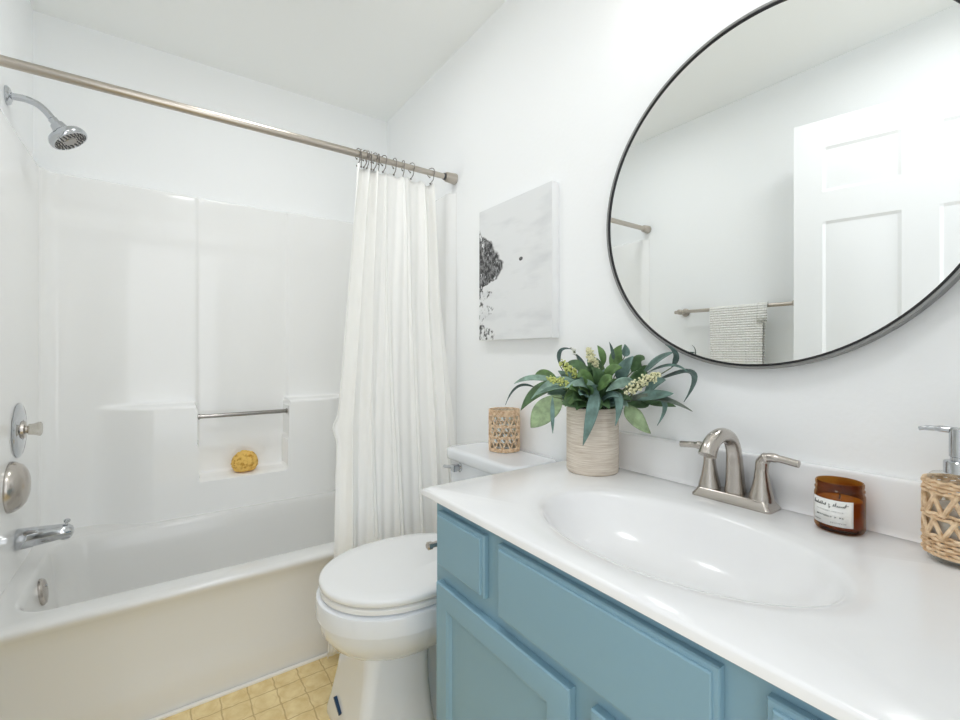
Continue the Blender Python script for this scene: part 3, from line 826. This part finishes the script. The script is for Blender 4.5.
# ------------------------------------------------------------------ round mirror
MCX, MCZ, MR = 2.049, 1.463, 0.399
mi = thing('wall_mirror', 'large round wall mirror with a thin dark metal frame', 'mirror', (MCX, W, MCZ))
MB().lathe([(MR - 0.006, 0.0), (MR, 0.0), (MR, 0.0290), (MR - 0.0008, 0.030), (MR - 0.0052, 0.030), (MR - 0.006, 0.029), (MR - 0.006, 0.0)], (MCX, W - 0.0005, MCZ), (0, -1, 0), 160, False, False).build('frame', M['frame'], mi, smooth=30)
MB().lathe([(MR - 0.0105, 0.020), (MR - 0.0058, 0.020), (MR - 0.0058, 0.0285), (MR - 0.0068, 0.0292), (MR - 0.0098, 0.0292), (MR - 0.0105, 0.0285), (MR - 0.0105, 0.020)], (MCX, W - 0.0005, MCZ), (0, -1, 0), 160, False, False).build('inner_lip', M['black'], mi, smooth=30)['label'] = 'thin black inner lip of the mirror frame'
MB().lathe([(MR - 0.0105, 0.020), (MR - 0.0105, 0.0255), (MR - 0.0110, 0.0258)], (MCX, W - 0.0005, MCZ), (0, -1, 0), 160).build('glass', M['mirror'], mi, smooth=20)

# canvas print
CW, CH, CX_, CZ_ = 0.424, 0.527, 1.006, 1.151
cv = thing('canvas_print', 'black and white rocky coast canvas print on the right wall', 'picture', (CX_, W - 0.036, CZ_))
MB().box(CX_, CX_ + CW, W - 0.035, W - 0.003, CZ_, CZ_ + CH, 0.002).build('stretched_canvas', M['canvas_edge'], cv)
MB().grid([[(CX_ + 0.0015, W - 0.0356, CZ_ + 0.0015), (CX_ + CW - 0.0015, W - 0.0356, CZ_ + 0.0015)], [(CX_ + 0.0015, W - 0.0356, CZ_ + CH - 0.0015), (CX_ + CW - 0.0015, W - 0.0356, CZ_ + CH - 0.0015)]]).build('print', canvas_material(CW, CH), cv, smooth=0)
MB().box(CX_ + CW / 2 - 0.05, CX_ + CW / 2 + 0.05, W - 0.004, W, CZ_ + CH - 0.06, CZ_ + CH - 0.04).build('hanger', M['black'], cv)

# vanity light above the mirror: three lit globes
vl = thing('vanity_light', 'three-bulb wall light above the round mirror, glowing at the top edge', 'wall light', (2.03, W, 2.13))
MB().box(1.76, 2.30, W - 0.025, W, 2.115, 2.205, 0.006).build('back_plate', M['nickel'], vl)
for x in (1.81, 2.03, 2.25):
    a = MB().tube(catmull([(x, W - 0.02, 2.165), (x, W - 0.07, 2.172), (x, W - 0.133, 2.150)], 6), 0.008, 12).lathe([(0.024, 0), (0.024, 0.040), (0.012, 0.048)], (x, W - 0.135, 2.104), n=24).build('arm', M['nickel'], vl)
    MB().ball((x, W - 0.135, 2.078), 0.026, 32).build('globe', M['globe'], a, smooth=180)

# two unseen disc lights added on the ceiling as fill for the room
for lx, ly, key, lab in ((0.93, 0.72, "dome", 'added round fill light on the ceiling above the tub front'), (2.12, 0.62, 'dome_rear', 'added round fill light on the ceiling nearer the doorway')):
    cl = thing('ceiling_fill', lab, 'fill light', (lx, ly, HC))
    MB().lathe([(0.168, 0), (0.168, 0.028), (0.163, 0.032), (0.152, 0.032), (0.150, 0.024)], (lx, ly, HC), (0, 0, -1), 48).build('rim', M['nickel'], cl)
    MB().lathe([(0.150, 0.024), (0.148, 0.0285), (0.10, 0.0295), (0.02, 0.030)], (lx, ly, HC), (0, 0, -1), 48, False, True).build('diffuser', M[key], cl, smooth=180)

# ------------------------------------------------------------------ towel bar and towel (left wall, seen in the mirror)
tb = thing('towel_bar', 'nickel towel bar on the left wall, seen in the mirror', 'towel bar', (1.32, 0.0, 1.342))
MB().tube([(0.990, 0.062, 1.342), (1.655, 0.062, 1.342)], 0.0095, 20).build('bar', M['rodnickel'], tb)
for x in (1.022, 1.620):
    MB().lathe([(0.024, 0), (0.024, 0.006), (0.012, 0.012), (0.010, 0.045), (0.015, 0.048), (0.015, 0.074), (0.010, 0.077)], (x, 0, 1.342), (0, 1, 0), 28).build('post', M['rodnickel'], tb)
def towel():
    x0, x1 = 1.205, 1.480; R = []
    n = 60
    prof = []
    for k in range(26): prof.append((0.0755, 0.86 + (1.342 - 0.86) * k / 25))
    for k in range(1, 12):
        a = PI * k / 12; prof.append((0.062 + 0.0135 * math.cos(a), 1.342 + 0.0135 * math.sin(a)))
    for k in range(26): prof.append((0.0485, 1.342 - (1.342 - 0.95) * k / 25))
    G = []
    for (y, z) in prof:
        row = []
        for i in range(n + 1):
            s = i / n
            d = max(0.0, 1.342 - z)
            fold = 0.004 * math.exp(-((s - 0.22) / 0.03) ** 2) + 0.005 * math.exp(-((s - 0.68) / 0.035) ** 2) + 0.0025 * math.sin(9 * s + 4 * d)
            fold *= 1 if y > 0.062 else -0.6
            row.append((lerp(x0, x1, s) + 0.006 * math.sin(4 * d + 3 * s), y + fold * (0.3 + min(1, d * 4)), z))
        G.append(row)
    # folded-over flap at the right edge
    o = MB().grid(G)
    F = [[(lerp(1.452, 1.500, s) , 0.081 + 0.004 * math.sin(PI * s), 1.360 - 0.105 * t) for s in (0, .2, .4, .6, .8, 1)] for t in (0, .25, .5, .75, 1)]
    F = [[(p[0], 0.062 + 0.017 * math.cos(a), 1.342 + 0.017 * math.sin(a)) for p in F[0]] for a in (PI * 0.5, PI * 0.35, PI * 0.2, 0.0)] + [[(p[0], p[1], 1.342 - 0.085 * t) for p in F[0]] for t in (.3, .6, 1)]
    o.grid(F)
    ob = o.build('hand_towel', M['towel'], origin=(1.34, 0.062, 1.342), smooth=60)
    md = ob.modifiers.new('thickness', 'SOLIDIFY'); md.thickness = 0.003; md.offset = 0
    return ob
tag(towel(), 'white waffle-weave hand towel hanging on the towel bar, seen in the mirror', 'towel')

# ------------------------------------------------------------------ rattan glass jar on the toilet tank
jar = thing('rattan_jar', 'small glass jar in an open woven rattan sleeve on the toilet tank', 'jar', (1.218, 1.452, 0.742))
JX, JY, JZ, JR, JH = 1.218, 1.452, 0.7425, 0.056, 0.150
MB().lathe([(0.050, 0.002), (0.0515, 0.006), (0.0515, JH - 0.006), (0.0505, JH - 0.003), (0.049, JH - 0.006), (0.049, 0.008), (0.01, 0.006)], (JX, JY, JZ), n=40, cap1=True).build('glass_cup', M['glass'], jar)
rb = MB(); random.seed(8)
def hoop(mb, cx, cy, z, r, th, amp=0.0012, fq=24, ph=0.0, n=96):
    mb.tube([(cx + (r + amp * math.sin(fq * 2 * PI * k / n + ph)) * math.cos(2 * PI * k / n), cy + (r + amp * math.sin(fq * 2 * PI * k / n + ph)) * math.sin(2 * PI * k / n), z + 0.0006 * math.sin(fq * PI * k / n * 2)) for k in range(n)], th, 6, closed=True)
for z in (0.004, 0.009, 0.013): hoop(rb, JX, JY, JZ + z, 0.0545, 0.0026, 0.0012, 24, z * 300)
for z in (0.140, 0.145, 0.150): hoop(rb, JX, JY, JZ + z, 0.0545, 0.0024, 0.0012, 24, z * 300)
for lv_ in range(3):
    za = 0.018 + lv_ * 0.040; zb = za + 0.036
    hoop(rb, JX, JY, JZ + zb + 0.002, 0.0545, 0.0026, 0.0012, 24, lv_)
    hoop(rb, JX, JY, JZ + zb - 0.003, 0.0545, 0.0022, 0.0012, 24, lv_ + PI)
    for k in range(12):
        a0 = 2 * PI * (k + 0.5 * (lv_ % 2)) / 12
        P = []
        for i in range(13):
            t = i / 12; a = a0 + (2 * PI / 12) * (0.9 * (t - 0.5)) + 0.10 * math.sin(2 * PI * t); zz = za + (zb - za) * math.sin(PI * t) ** 0.7 - 0.004
            P.append((JX + 0.0555 * math.cos(a), JY + 0.0555 * math.sin(a), JZ + zz))
        rb.tube(P, 0.0025, 6)
        P = [(JX + 0.0540 * math.cos(a0 + 0.26 + 0.16 * math.sin(2 * PI * i / 8)), JY + 0.0540 * math.sin(a0 + 0.26 + 0.16 * math.sin(2 * PI * i / 8)), JZ + za + (zb - za) * i / 8) for i in range(9)]
        rb.tube(P, 0.0020, 6)
rb.build('rattan_sleeve', M['rattan_pale'], jar)

# ------------------------------------------------------------------ candle jar
cd = thing('candle_jar', 'amber glass candle jar with a white label beside the faucet', 'candle', (2.221, 1.461, CZ))
KX, KY = 2.221, 1.461
g = MB().lathe([(0.030, 0.0000), (0.036, 0.0021), (0.0385, 0.0075), (0.0385, 0.0663), (0.037, 0.0706), (0.0355, 0.0728), (0.0375, 0.0749), (0.0378, 0.0776), (0.0360, 0.0797), (0.0360, 0.0819), (0.0368, 0.0835), (0.0368, 0.0888), (0.0355, 0.0910), (0.0335, 0.0899),
               (0.0330, 0.0749), (0.0350, 0.0642), (0.0355, 0.0107), (0.030, 0.0064)], (KX, KY, CZ), n=56).build('jar_glass', M['amber'], cd)
MB().lathe([(0.0300, 0.0065), (0.0350, 0.011), (0.0345, 0.058), (0.001, 0.057)], (KX, KY, CZ), n=48).build('wax', M['wax'], cd)
MB().tube([(KX, KY, CZ + 0.056), (KX + 0.001, KY, CZ + 0.066)], 0.0012, 6).build('wick', M['ink'], cd)
la0, la1 = math.radians(-150), math.radians(-43)   # faces the room, turned a little to the left
def cyl(t, z, r=0.0389): a = lerp(la0, la1, t); return (KX + r * math.cos(a), KY + r * math.sin(a), CZ + z)
lb = MB().grid([[cyl(t / 20, z) for t in range(21)] for z in (0.015, 0.062)]).build('label', M['label'], cd, smooth=60)
md = lb.modifiers.new('thickness', 'SOLIDIFY'); md.thickness = 0.0003
# lines of handwriting and small print
ik = MB(); random.seed(21)
def stroke(P, r=0.00035): ik.tube([cyl(t, z, 0.0392) for t, z in P], r, 5)
P = []
x = 0.08
for k in range(9):
    hgt = [0.007, 0.003, 0.003, 0.0055, 0.003, 0.006, 0.0065, 0.003, 0.006][k]
    for i in range(8):
        a = 2 * PI * i / 8
        P.append((x + 0.018 * (1 - math.cos(a)) * 0.6 + i * 0.003, 0.0505 + hgt * 0.5 * (1 - math.cos(a)) - 0.0005 + 0.0004 * math.sin(3 * k)))
    x += 0.040
stroke(P)
stroke([(0.52, 0.052), (0.50, 0.0545), (0.485, 0.052), (0.52, 0.0485), (0.505, 0.0465), (0.485, 0.048), (0.535, 0.0495)])
P = []; x = 0.575
for k in range(7):
    hgt = [0.005, 0.0075, 0.003, 0.003, 0.003, 0.003, 0.0075][k]
    for i in range(8):
        a = 2 * PI * i / 8
        P.append((x + 0.018 * (1 - math.cos(a)) * 0.6 + i * 0.003, 0.0505 + hgt * 0.5 * (1 - math.cos(a))))
    x += 0.040
stroke(P); stroke([(0.79, 0.0530), (0.90, 0.0550)])
for n_, t0, t1, z, hh, th in ((14, 0.20, 0.78, 0.0405, 0.0014, 0.0002), (13, 0.20, 0.78, 0.0300, 0.0024, 0.0004), (6, 0.12, 0.30, 0.0205, 0.0014, 0.0002), (9, 0.54, 0.84, 0.0205, 0.0014, 0.0002)):
    for k in range(n_):
        if n_ == 13 and k in (8, 10): continue
        t = lerp(t0, t1, k / (n_ - 1)); w_ = 0.28 * (t1 - t0) / n_
        typ = random.random()
        if typ < 0.35: stroke([(t - w_, z), (t - w_, z + hh), (t + w_, z + hh * 0.8), (t - w_, z + hh * 0.4)], th)
        elif typ < 0.7: stroke([(t - w_, z), (t, z + hh), (t + w_, z)], th)
        else: stroke([(t - w_, z + hh), (t - w_, z), (t + w_, z), (t + w_, z + hh)], th)
ik.build('label_print', M['ink'], lb)

# ------------------------------------------------------------------ soap dispenser
sd_ = thing('soap_dispenser', 'glass soap dispenser with a woven rattan sleeve and chrome pump', 'soap dispenser', (2.379, 1.450, CZ))
SX, SY = 2.379, 1.450
bo = MB().lathe([(0.030, 0.0), (0.0355, 0.003), (0.0375, 0.010), (0.0375, 0.126), (0.0365, 0.133), (0.032, 0.138), (0.020, 0.141), (0.0155, 0.142), (0.0155, 0.150)], (SX, SY, CZ), n=48).build('bottle', M['glass'], sd_)
MB().lathe([(0.028, 0.006), (0.0335, 0.012), (0.0335, 0.088), (0.028, 0.090)], (SX, SY, CZ), n=40).build('soap_fill', M['soap'], sd_)
sl = MB()
for k, z in enumerate((0.1105, 0.1165, 0.1225, 0.128, 0.071, 0.0775, 0.014, 0.020, 0.026, 0.032, 0.038, 0.043)):
    hoop(sl, SX, SY, CZ + z, 0.0400, 0.0027, 0.0020, 14, k * PI, 112)
for zb_, zt_ in ((0.041, 0.074), (0.075, 0.113)):
    for k in range(10):
        for dr in (-1, 1):
            a0 = 2 * PI * k / 10
            P = [(SX + (0.0405 if dr > 0 else 0.0393) * math.cos(a0 + dr * 0.42 * i / 8), SY + (0.0405 if dr > 0 else 0.0393) * math.sin(a0 + dr * 0.42 * i / 8), CZ + zb_ + (zt_ - zb_) * i / 8) for i in range(9)]
            sl.tube(P, 0.0034, 6, flat=1.0)
for k in range(28):
    a = 2 * PI * k / 28
    sl.tube([(SX + 0.0392 * math.cos(a), SY + 0.0392 * math.sin(a), CZ + z) for z in (0.016, 0.043)], 0.0016, 5)
    sl.tube([(SX + 0.0392 * math.cos(a), SY + 0.0392 * math.sin(a), CZ + z) for z in (0.110, 0.128)], 0.0016, 5)
sl.build('rattan_sleeve', M['rattan'], sd_)
pm = MB().lathe([(0.0185, 0.141), (0.0185, 0.158), (0.0170, 0.160), (0.0105, 0.161), (0.0105, 0.166), (0.0120, 0.167), (0.0120, 0.210), (0.0105, 0.212)], (SX, SY, CZ), n=32).build('pump', M['chrome'], sd_)
nd = Vector((-0.93, 0.02, 0)).normalized()
n0 = Vector((SX, SY, CZ + 0.2075))
MB().tube(catmull([n0, n0 + nd * 0.022 + Vector((0, 0, 0.001)), n0 + nd * 0.038, n0 + nd * 0.047 + Vector((0, 0, -0.002))], 6), [0.0052] * 7 + [0.0042] * 6 + [0.0034] * 6, 12).build('nozzle', M['chrome'], pm)

# ------------------------------------------------------------------ potted arrangement
PX, PY, PR, PH = 1.666, 1.414, 0.0715, 0.180
pp = thing('potted_plant', 'artificial leafy arrangement in a beige cord-wrapped pot on the counter', 'potted plant', (PX, PY, CZ))
MB().lathe([(0.064, 0.0), (0.069, 0.002), (PR, 0.008), (PR, PH - 0.003), (PR - 0.002, PH), (PR - 0.008, PH), (PR - 0.010, PH - 0.004), (PR - 0.010, PH - 0.025)], (PX, PY, CZ), n=64, cap1=False).build('pot', M['cord'], pp, smooth=50)
sg = MB(); R = []
random.seed(4)
for r in (0.062, 0.05, 0.035, 0.018, 0.004):
    R.append([(PX + r * math.cos(2 * PI * k / 32), PY + r * math.sin(2 * PI * k / 32), CZ + PH - 0.016 + random.uniform(-0.004, 0.006) + (0.062 - r) * 0.15) for k in range(32)])
sg.rings(R, True, False, True).build('moss', M['soil'], pp, smooth=60)
LEAVES = [
  ('E', 0.0329, [(0.046, -0.039, 0.057), (0.068, -0.08, -0.003), (0.047, -0.091, -0.091)]),
  ('E', 0.0228, [(0.07, -0.005, 0.047), (0.116, -0.032, 0.028), (0.109, -0.038, -0.036)]),
  ('L', 0.0431, [(0.107, 0.013, 0.018), (0.147, -0.005, -0.016), (0.18, 0.01, -0.05)]),
  ('E', 0.0149, [(0.114, 0.059, 0.037), (0.197, 0.038, 0.031), (0.197, 0.011, -0.028)]),
  ('O', 0.0213, [(0.08, 0.029, 0.021), (0.183, 0.026, 0.039), (0.293, 0.002, 0.018)]),
  ('E', 0.0352, [(0.091, 0.052, 0.033), (0.179, 0.023, 0.044), (0.236, 0.019, 0.054)]),
  ('D', 0.0171, [(0.134, 0.09, 0.073), (0.271, 0.036, 0.106), (0.274, -0.001, 0.038)]),
  ('E', 0.0127, [(0.119, 0.103, 0.099), (0.207, 0.047, 0.121), (0.269, 0.021, 0.109)]),
  ('E', 0.0273, [(0.101, 0.088, 0.096), (0.171, 0.055, 0.134), (0.226, 0.037, 0.154)]),
  ('D', 0.0145, [(0.211, 0.05, 0.115), (0.229, 0.04, 0.148), (0.211, 0.023, 0.173)]),
  ('G', 0.0365, [(0.055, 0.047, 0.086), (0.048, 0.042, 0.136), (0.061, 0.052, 0.175)]),
  ('E', 0.0372, [(0.071, 0.022, 0.075), (0.096, 0.017, 0.113), (0.119, 0.024, 0.144)]),
  ('D', 0.0094, [(0.044, 0.038, 0.129), (0.041, 0.036, 0.157), (0.035, 0.03, 0.183)]),
  ('G', 0.02, [(0.023, 0.02, 0.117), (0.027, 0.01, 0.148), (0.011, 0.009, 0.173)]),
  ('D', 0.0108, [(-0.011, -0.01, 0.107), (-0.024, -0.021, 0.132), (-0.034, -0.029, 0.149)]),
  ('D', 0.0121, [(-0.067, -0.058, 0.113), (-0.068, -0.058, 0.157), (-0.043, -0.037, 0.163)]),
  ('K', 0.0307, [(0.011, -0.017, 0.083), (-0.016, -0.04, 0.117), (-0.041, -0.062, 0.121)]),
  ('K', 0.0377, [(0.027, -0.017, 0.038), (0.046, -0.026, 0.082), (0.037, -0.047, 0.115)]),
  ('G', 0.0297, [(0.048, -0.038, 0.047), (0.087, -0.044, 0.082), (0.097, -0.035, 0.083)]),
  ('G', 0.0337, [(0.037, -0.034, 0.049), (0.037, -0.073, 0.092), (0.031, -0.092, 0.086)]),
  ('G', 0.0282, [(0.051, -0.009, 0.07), (0.077, -0.013, 0.107), (0.098, 0.005, 0.112)]),
  ('K', 0.0391, [(-0.044, -0.038, 0.059), (-0.077, -0.119, 0.051), (-0.108, -0.172, -0.009)]),
  ('L', 0.0671, [(-0.03, -0.092, 0.036), (-0.035, -0.15, -0.008), (-0.056, -0.181, -0.049)]),
  ('E', 0.0111, [(-0.027, -0.129, 0.034), (-0.005, -0.15, -0.016), (-0.012, -0.142, -0.062)]),
  ('P', 0.0194, [(-0.068, -0.058, 0.068), (-0.111, -0.122, 0.081), (-0.146, -0.165, 0.063)]),
  ('D', 0.0085, [(-0.121, -0.104, 0.05), (-0.145, -0.151, 0.055), (-0.164, -0.182, 0.002)]),
  ('K', 0.0401, [(0.016, -0.013, 0.025), (0.006, -0.074, 0.021), (-0.018, -0.108, 0.015)]),
  ('P', 0.0264, [(0.006, -0.047, 0.047), (-0.023, -0.112, 0.076), (-0.078, -0.16, 0.025)]),
  ('P', 0.0172, [(0.02, -0.036, 0.054), (-0.009, -0.1, 0.064), (-0.074, -0.143, 0.036)]),
  ('G', 0.0244, [(-0.07, -0.06, 0.068), (-0.101, -0.087, 0.093), (-0.123, -0.106, 0.084)]),
  ('K', 0.0377, [(0.068, 0.085, 0.098), (0.09, 0.104, 0.129), (0.108, 0.106, 0.134)]),
  ('K', 0.0398, [(0.066, 0.057, 0.068), (0.11, 0.056, 0.085), (0.129, 0.058, 0.107)]),
  ('P', 0.0309, [(0.118, 0.035, 0.074), (0.108, -0.012, 0.073), (0.085, -0.046, 0.051)]),
  ('E', 0.033, [(0.117, 0.075, 0.046), (0.161, 0.06, 0.073), (0.19, 0.059, 0.083)]),
  ('K', 0.0292, [(-0.016, -0.014, 0.009), (0.004, -0.036, 0.043), (-0.012, -0.05, 0.049)]),
  ('K', 0.0368, [(0.011, 0.049, 0.084), (-0.023, 0.033, 0.122), (-0.044, 0.028, 0.128)]),
  ('G', 0.0345, [(-0.014, -0.052, 0.061), (-0.003, -0.082, 0.033), (-0.009, -0.1, 0.007)]),
  ('P', 0.0281, [(0.044, -0.028, 0.034), (0.037, -0.073, 0.071), (0.005, -0.115, 0.058)]),
  ('K', 0.0341, [(0.09, 0.064, 0.026), (0.119, 0.063, 0.017), (0.094, 0.002, 0.015)]),
  ('E', 0.0236, [(0.06, 0.065, 0.142), (0.062, 0.067, 0.157), (0.06, 0.065, 0.177)]),
  ('K', 0.0296, [(0.081, 0.096, 0.042), (0.102, 0.128, 0.098), (0.125, 0.135, 0.111)]),
  ('K', 0.0242, [(0.113, 0.071, 0.022), (0.169, 0.067, 0.021), (0.219, 0.057, 0.018)]),
]
SPRAYS = [
  ('Y', 0.0201, [(0.03, 0.026, 0.017), (0.118, -0.017, 0.048), (0.171, -0.011, 0.079), (0.208, 0.008, 0.102)]),
  ('G', 0.0153, [(-0.007, -0.006, 0.029), (0.002, -0.078, 0.057), (-0.018, -0.108, 0.074), (-0.043, -0.13, 0.084)]),
  ('G', 0.0177, [(-0.007, -0.006, 0.041), (-0.009, -0.048, 0.08), (-0.019, -0.069, 0.102), (-0.037, -0.085, 0.129)]),
  ('Y', 0.0153, [(0.016, 0.014, 0.042), (0.012, 0.01, 0.098), (0.0, 0.0, 0.135), (-0.009, -0.008, 0.167)]),
  ('W', 0.0094, [(-0.004, 0.01, 0.053), (-0.032, -0.014, 0.122), (-0.044, -0.024, 0.154), (-0.052, -0.031, 0.168)]),
]
PO = Vector((PX, PY, 0.948))
YMAX = W - 0.012
def leaf(mb, P, w, kind, cup=0.18):
    a, b_, c = [Vector(p) for p in P]
    n = 14; pts = []
    for i in range(n + 1):
        t = i / n
        # quadratic through the three points
        pts.append(a * (2 * (t - 0.5) * (t - 1)) + b_ * (-4 * t * (t - 1)) + c * (2 * t * (t - 0.5)))
    view = Vector((0.55, -0.62, 0.52)).normalized()
    rows = []
    for i in range(n + 1):
        t = i / n
        tg = (pts[min(n, i + 1)] - pts[max(0, i - 1)]).normalized()
        side = tg.cross(view)
        if side.length < 1e-4: side = Vector((1, 0, 0))
        side.normalize(); nm = side.cross(tg).normalized()
        if nm.dot(view) < 0: nm = -nm
        wide = {'L': 0.42, 'G': 0.45, 'K': 0.45}.get(kind, 0.36)
        u = (t / wide) if t < wide else 1.0
        prof = math.sin(PI / 2 * u) ** 0.75 if t < wide else math.cos(PI / 2 * (t - wide) / (1 - wide)) ** 0.85
        hw = max(0.0006, w * 0.5 * prof)
        row = []
        for j in range(7):
            s = -1 + 2 * j / 6
            p = PO + pts[i] + side * (hw * s) + nm * (hw * cup * (abs(s) ** 1.3) * 1.0) - nm * (hw * 0.10 if j == 3 else 0) + nm * (0.05 * hw * math.sin(9 * t + 2 * s))
            if p.y > YMAX: p.y = YMAX - 0.15 * min(0.05, p.y - YMAX) * 0 - 0.001 * j
            row.append(p)
        rows.append(row)
    mb.grid(rows)
    # petiole back towards the pot
    st = PO + Vector((a.x * 0.25, a.y * 0.25, -0.02 if a.z > 0 else a.z))
    return st, PO + a
groups = {}
stems = MB()
for kind, w, P in LEAVES:
    P = [(p[0], min(p[1], 0.088), p[2]) for p in P]
    mb = groups.setdefault(kind, MB())
    st, en = leaf(mb, P, w, kind)
    mid = (st + en) / 2 + Vector((0, 0, 0.012))
    stems.tube(catmull([st, mid, en], 4), 0.0014, 5)
# filler leaves through the middle and the back of the arrangement
random.seed(11)
for k in range(78):
    ang = random.uniform(0, 2 * PI); el = random.uniform(0.15, 1.2)
    d = Vector((math.cos(ang) * math.cos(el), math.sin(ang) * math.cos(el), math.sin(el)))
    if d.y > 0.35: d.y *= 0.4
    ln = random.uniform(0.06, 0.12)
    b0 = d * random.uniform(0.02, 0.035) + Vector((0, 0, 0.0))
    p1 = b0 + d * ln * 0.55 + Vector((0, 0, 0.006)); p2 = b0 + d * ln + Vector((0, 0, -0.02 * (1 - d.z)))
    kind = random.choice('KKGKEP')
    leaf(groups.setdefault(kind, MB()), [b0, p1, p2], random.uniform(0.028, 0.046), kind)
    stems.tube([PO + Vector((b0.x * 0.3, b0.y * 0.3, -0.02)), PO + b0], 0.0013, 5)
PART = {'E': 'blue_green_leaves', 'D': 'dark_pointed_leaves', 'K': 'deep_green_leaves', 'G': 'green_leaves', 'L': 'light_green_leaves', 'P': 'pale_green_leaves', 'O': 'grey_green_leaf'}
for kind, mb in groups.items():
    o = mb.build(PART[kind], M['leaf' + kind], pp, smooth=180)
    md = o.modifiers.new('thickness', 'SOLIDIFY'); md.thickness = 0.0007; md.offset = 0
stems.build('stems', M['stem'], pp, smooth=60)
random.seed(5)
for kind, w, P in SPRAYS:
    path = catmull(P, 8); n = len(path)
    stem = MB().tube([PO + p for p in path], 0.0011, 5)
    buds = MB()
    cnt = {'Y': 190, 'G': 130, 'W': 50}[kind]
    for k in range(cnt):
        t = random.uniform(0.36, 1.0) ** 0.8; i = min(n - 1, int(t * (n - 1)))
        rad_ = w * 0.75 * (0.5 + 0.7 * math.sin(PI * min(1, (t - 0.3) / 0.75)))
        off = Vector((random.gauss(0, 1), random.gauss(0, 1), random.gauss(0, 1))); off = off.normalized() * rad_ * random.uniform(0.3, 1.0)
        p = PO + path[i] + off; p.y = min(p.y, YMAX)
        stem.tube([PO + path[max(0, i - 2)], p], 0.0005, 4, False)
        r = random.uniform(0.0020, 0.0036) if kind != 'W' else random.uniform(0.0012, 0.002)
        buds.ball(p, r, 8, (1, 1, random.uniform(0.7, 1.3)))
    so = stem.build('flower_spray', M['stem'], pp, smooth=60)
    buds.build('buds', M['bud' + kind], so, smooth=180, kind='stuff')
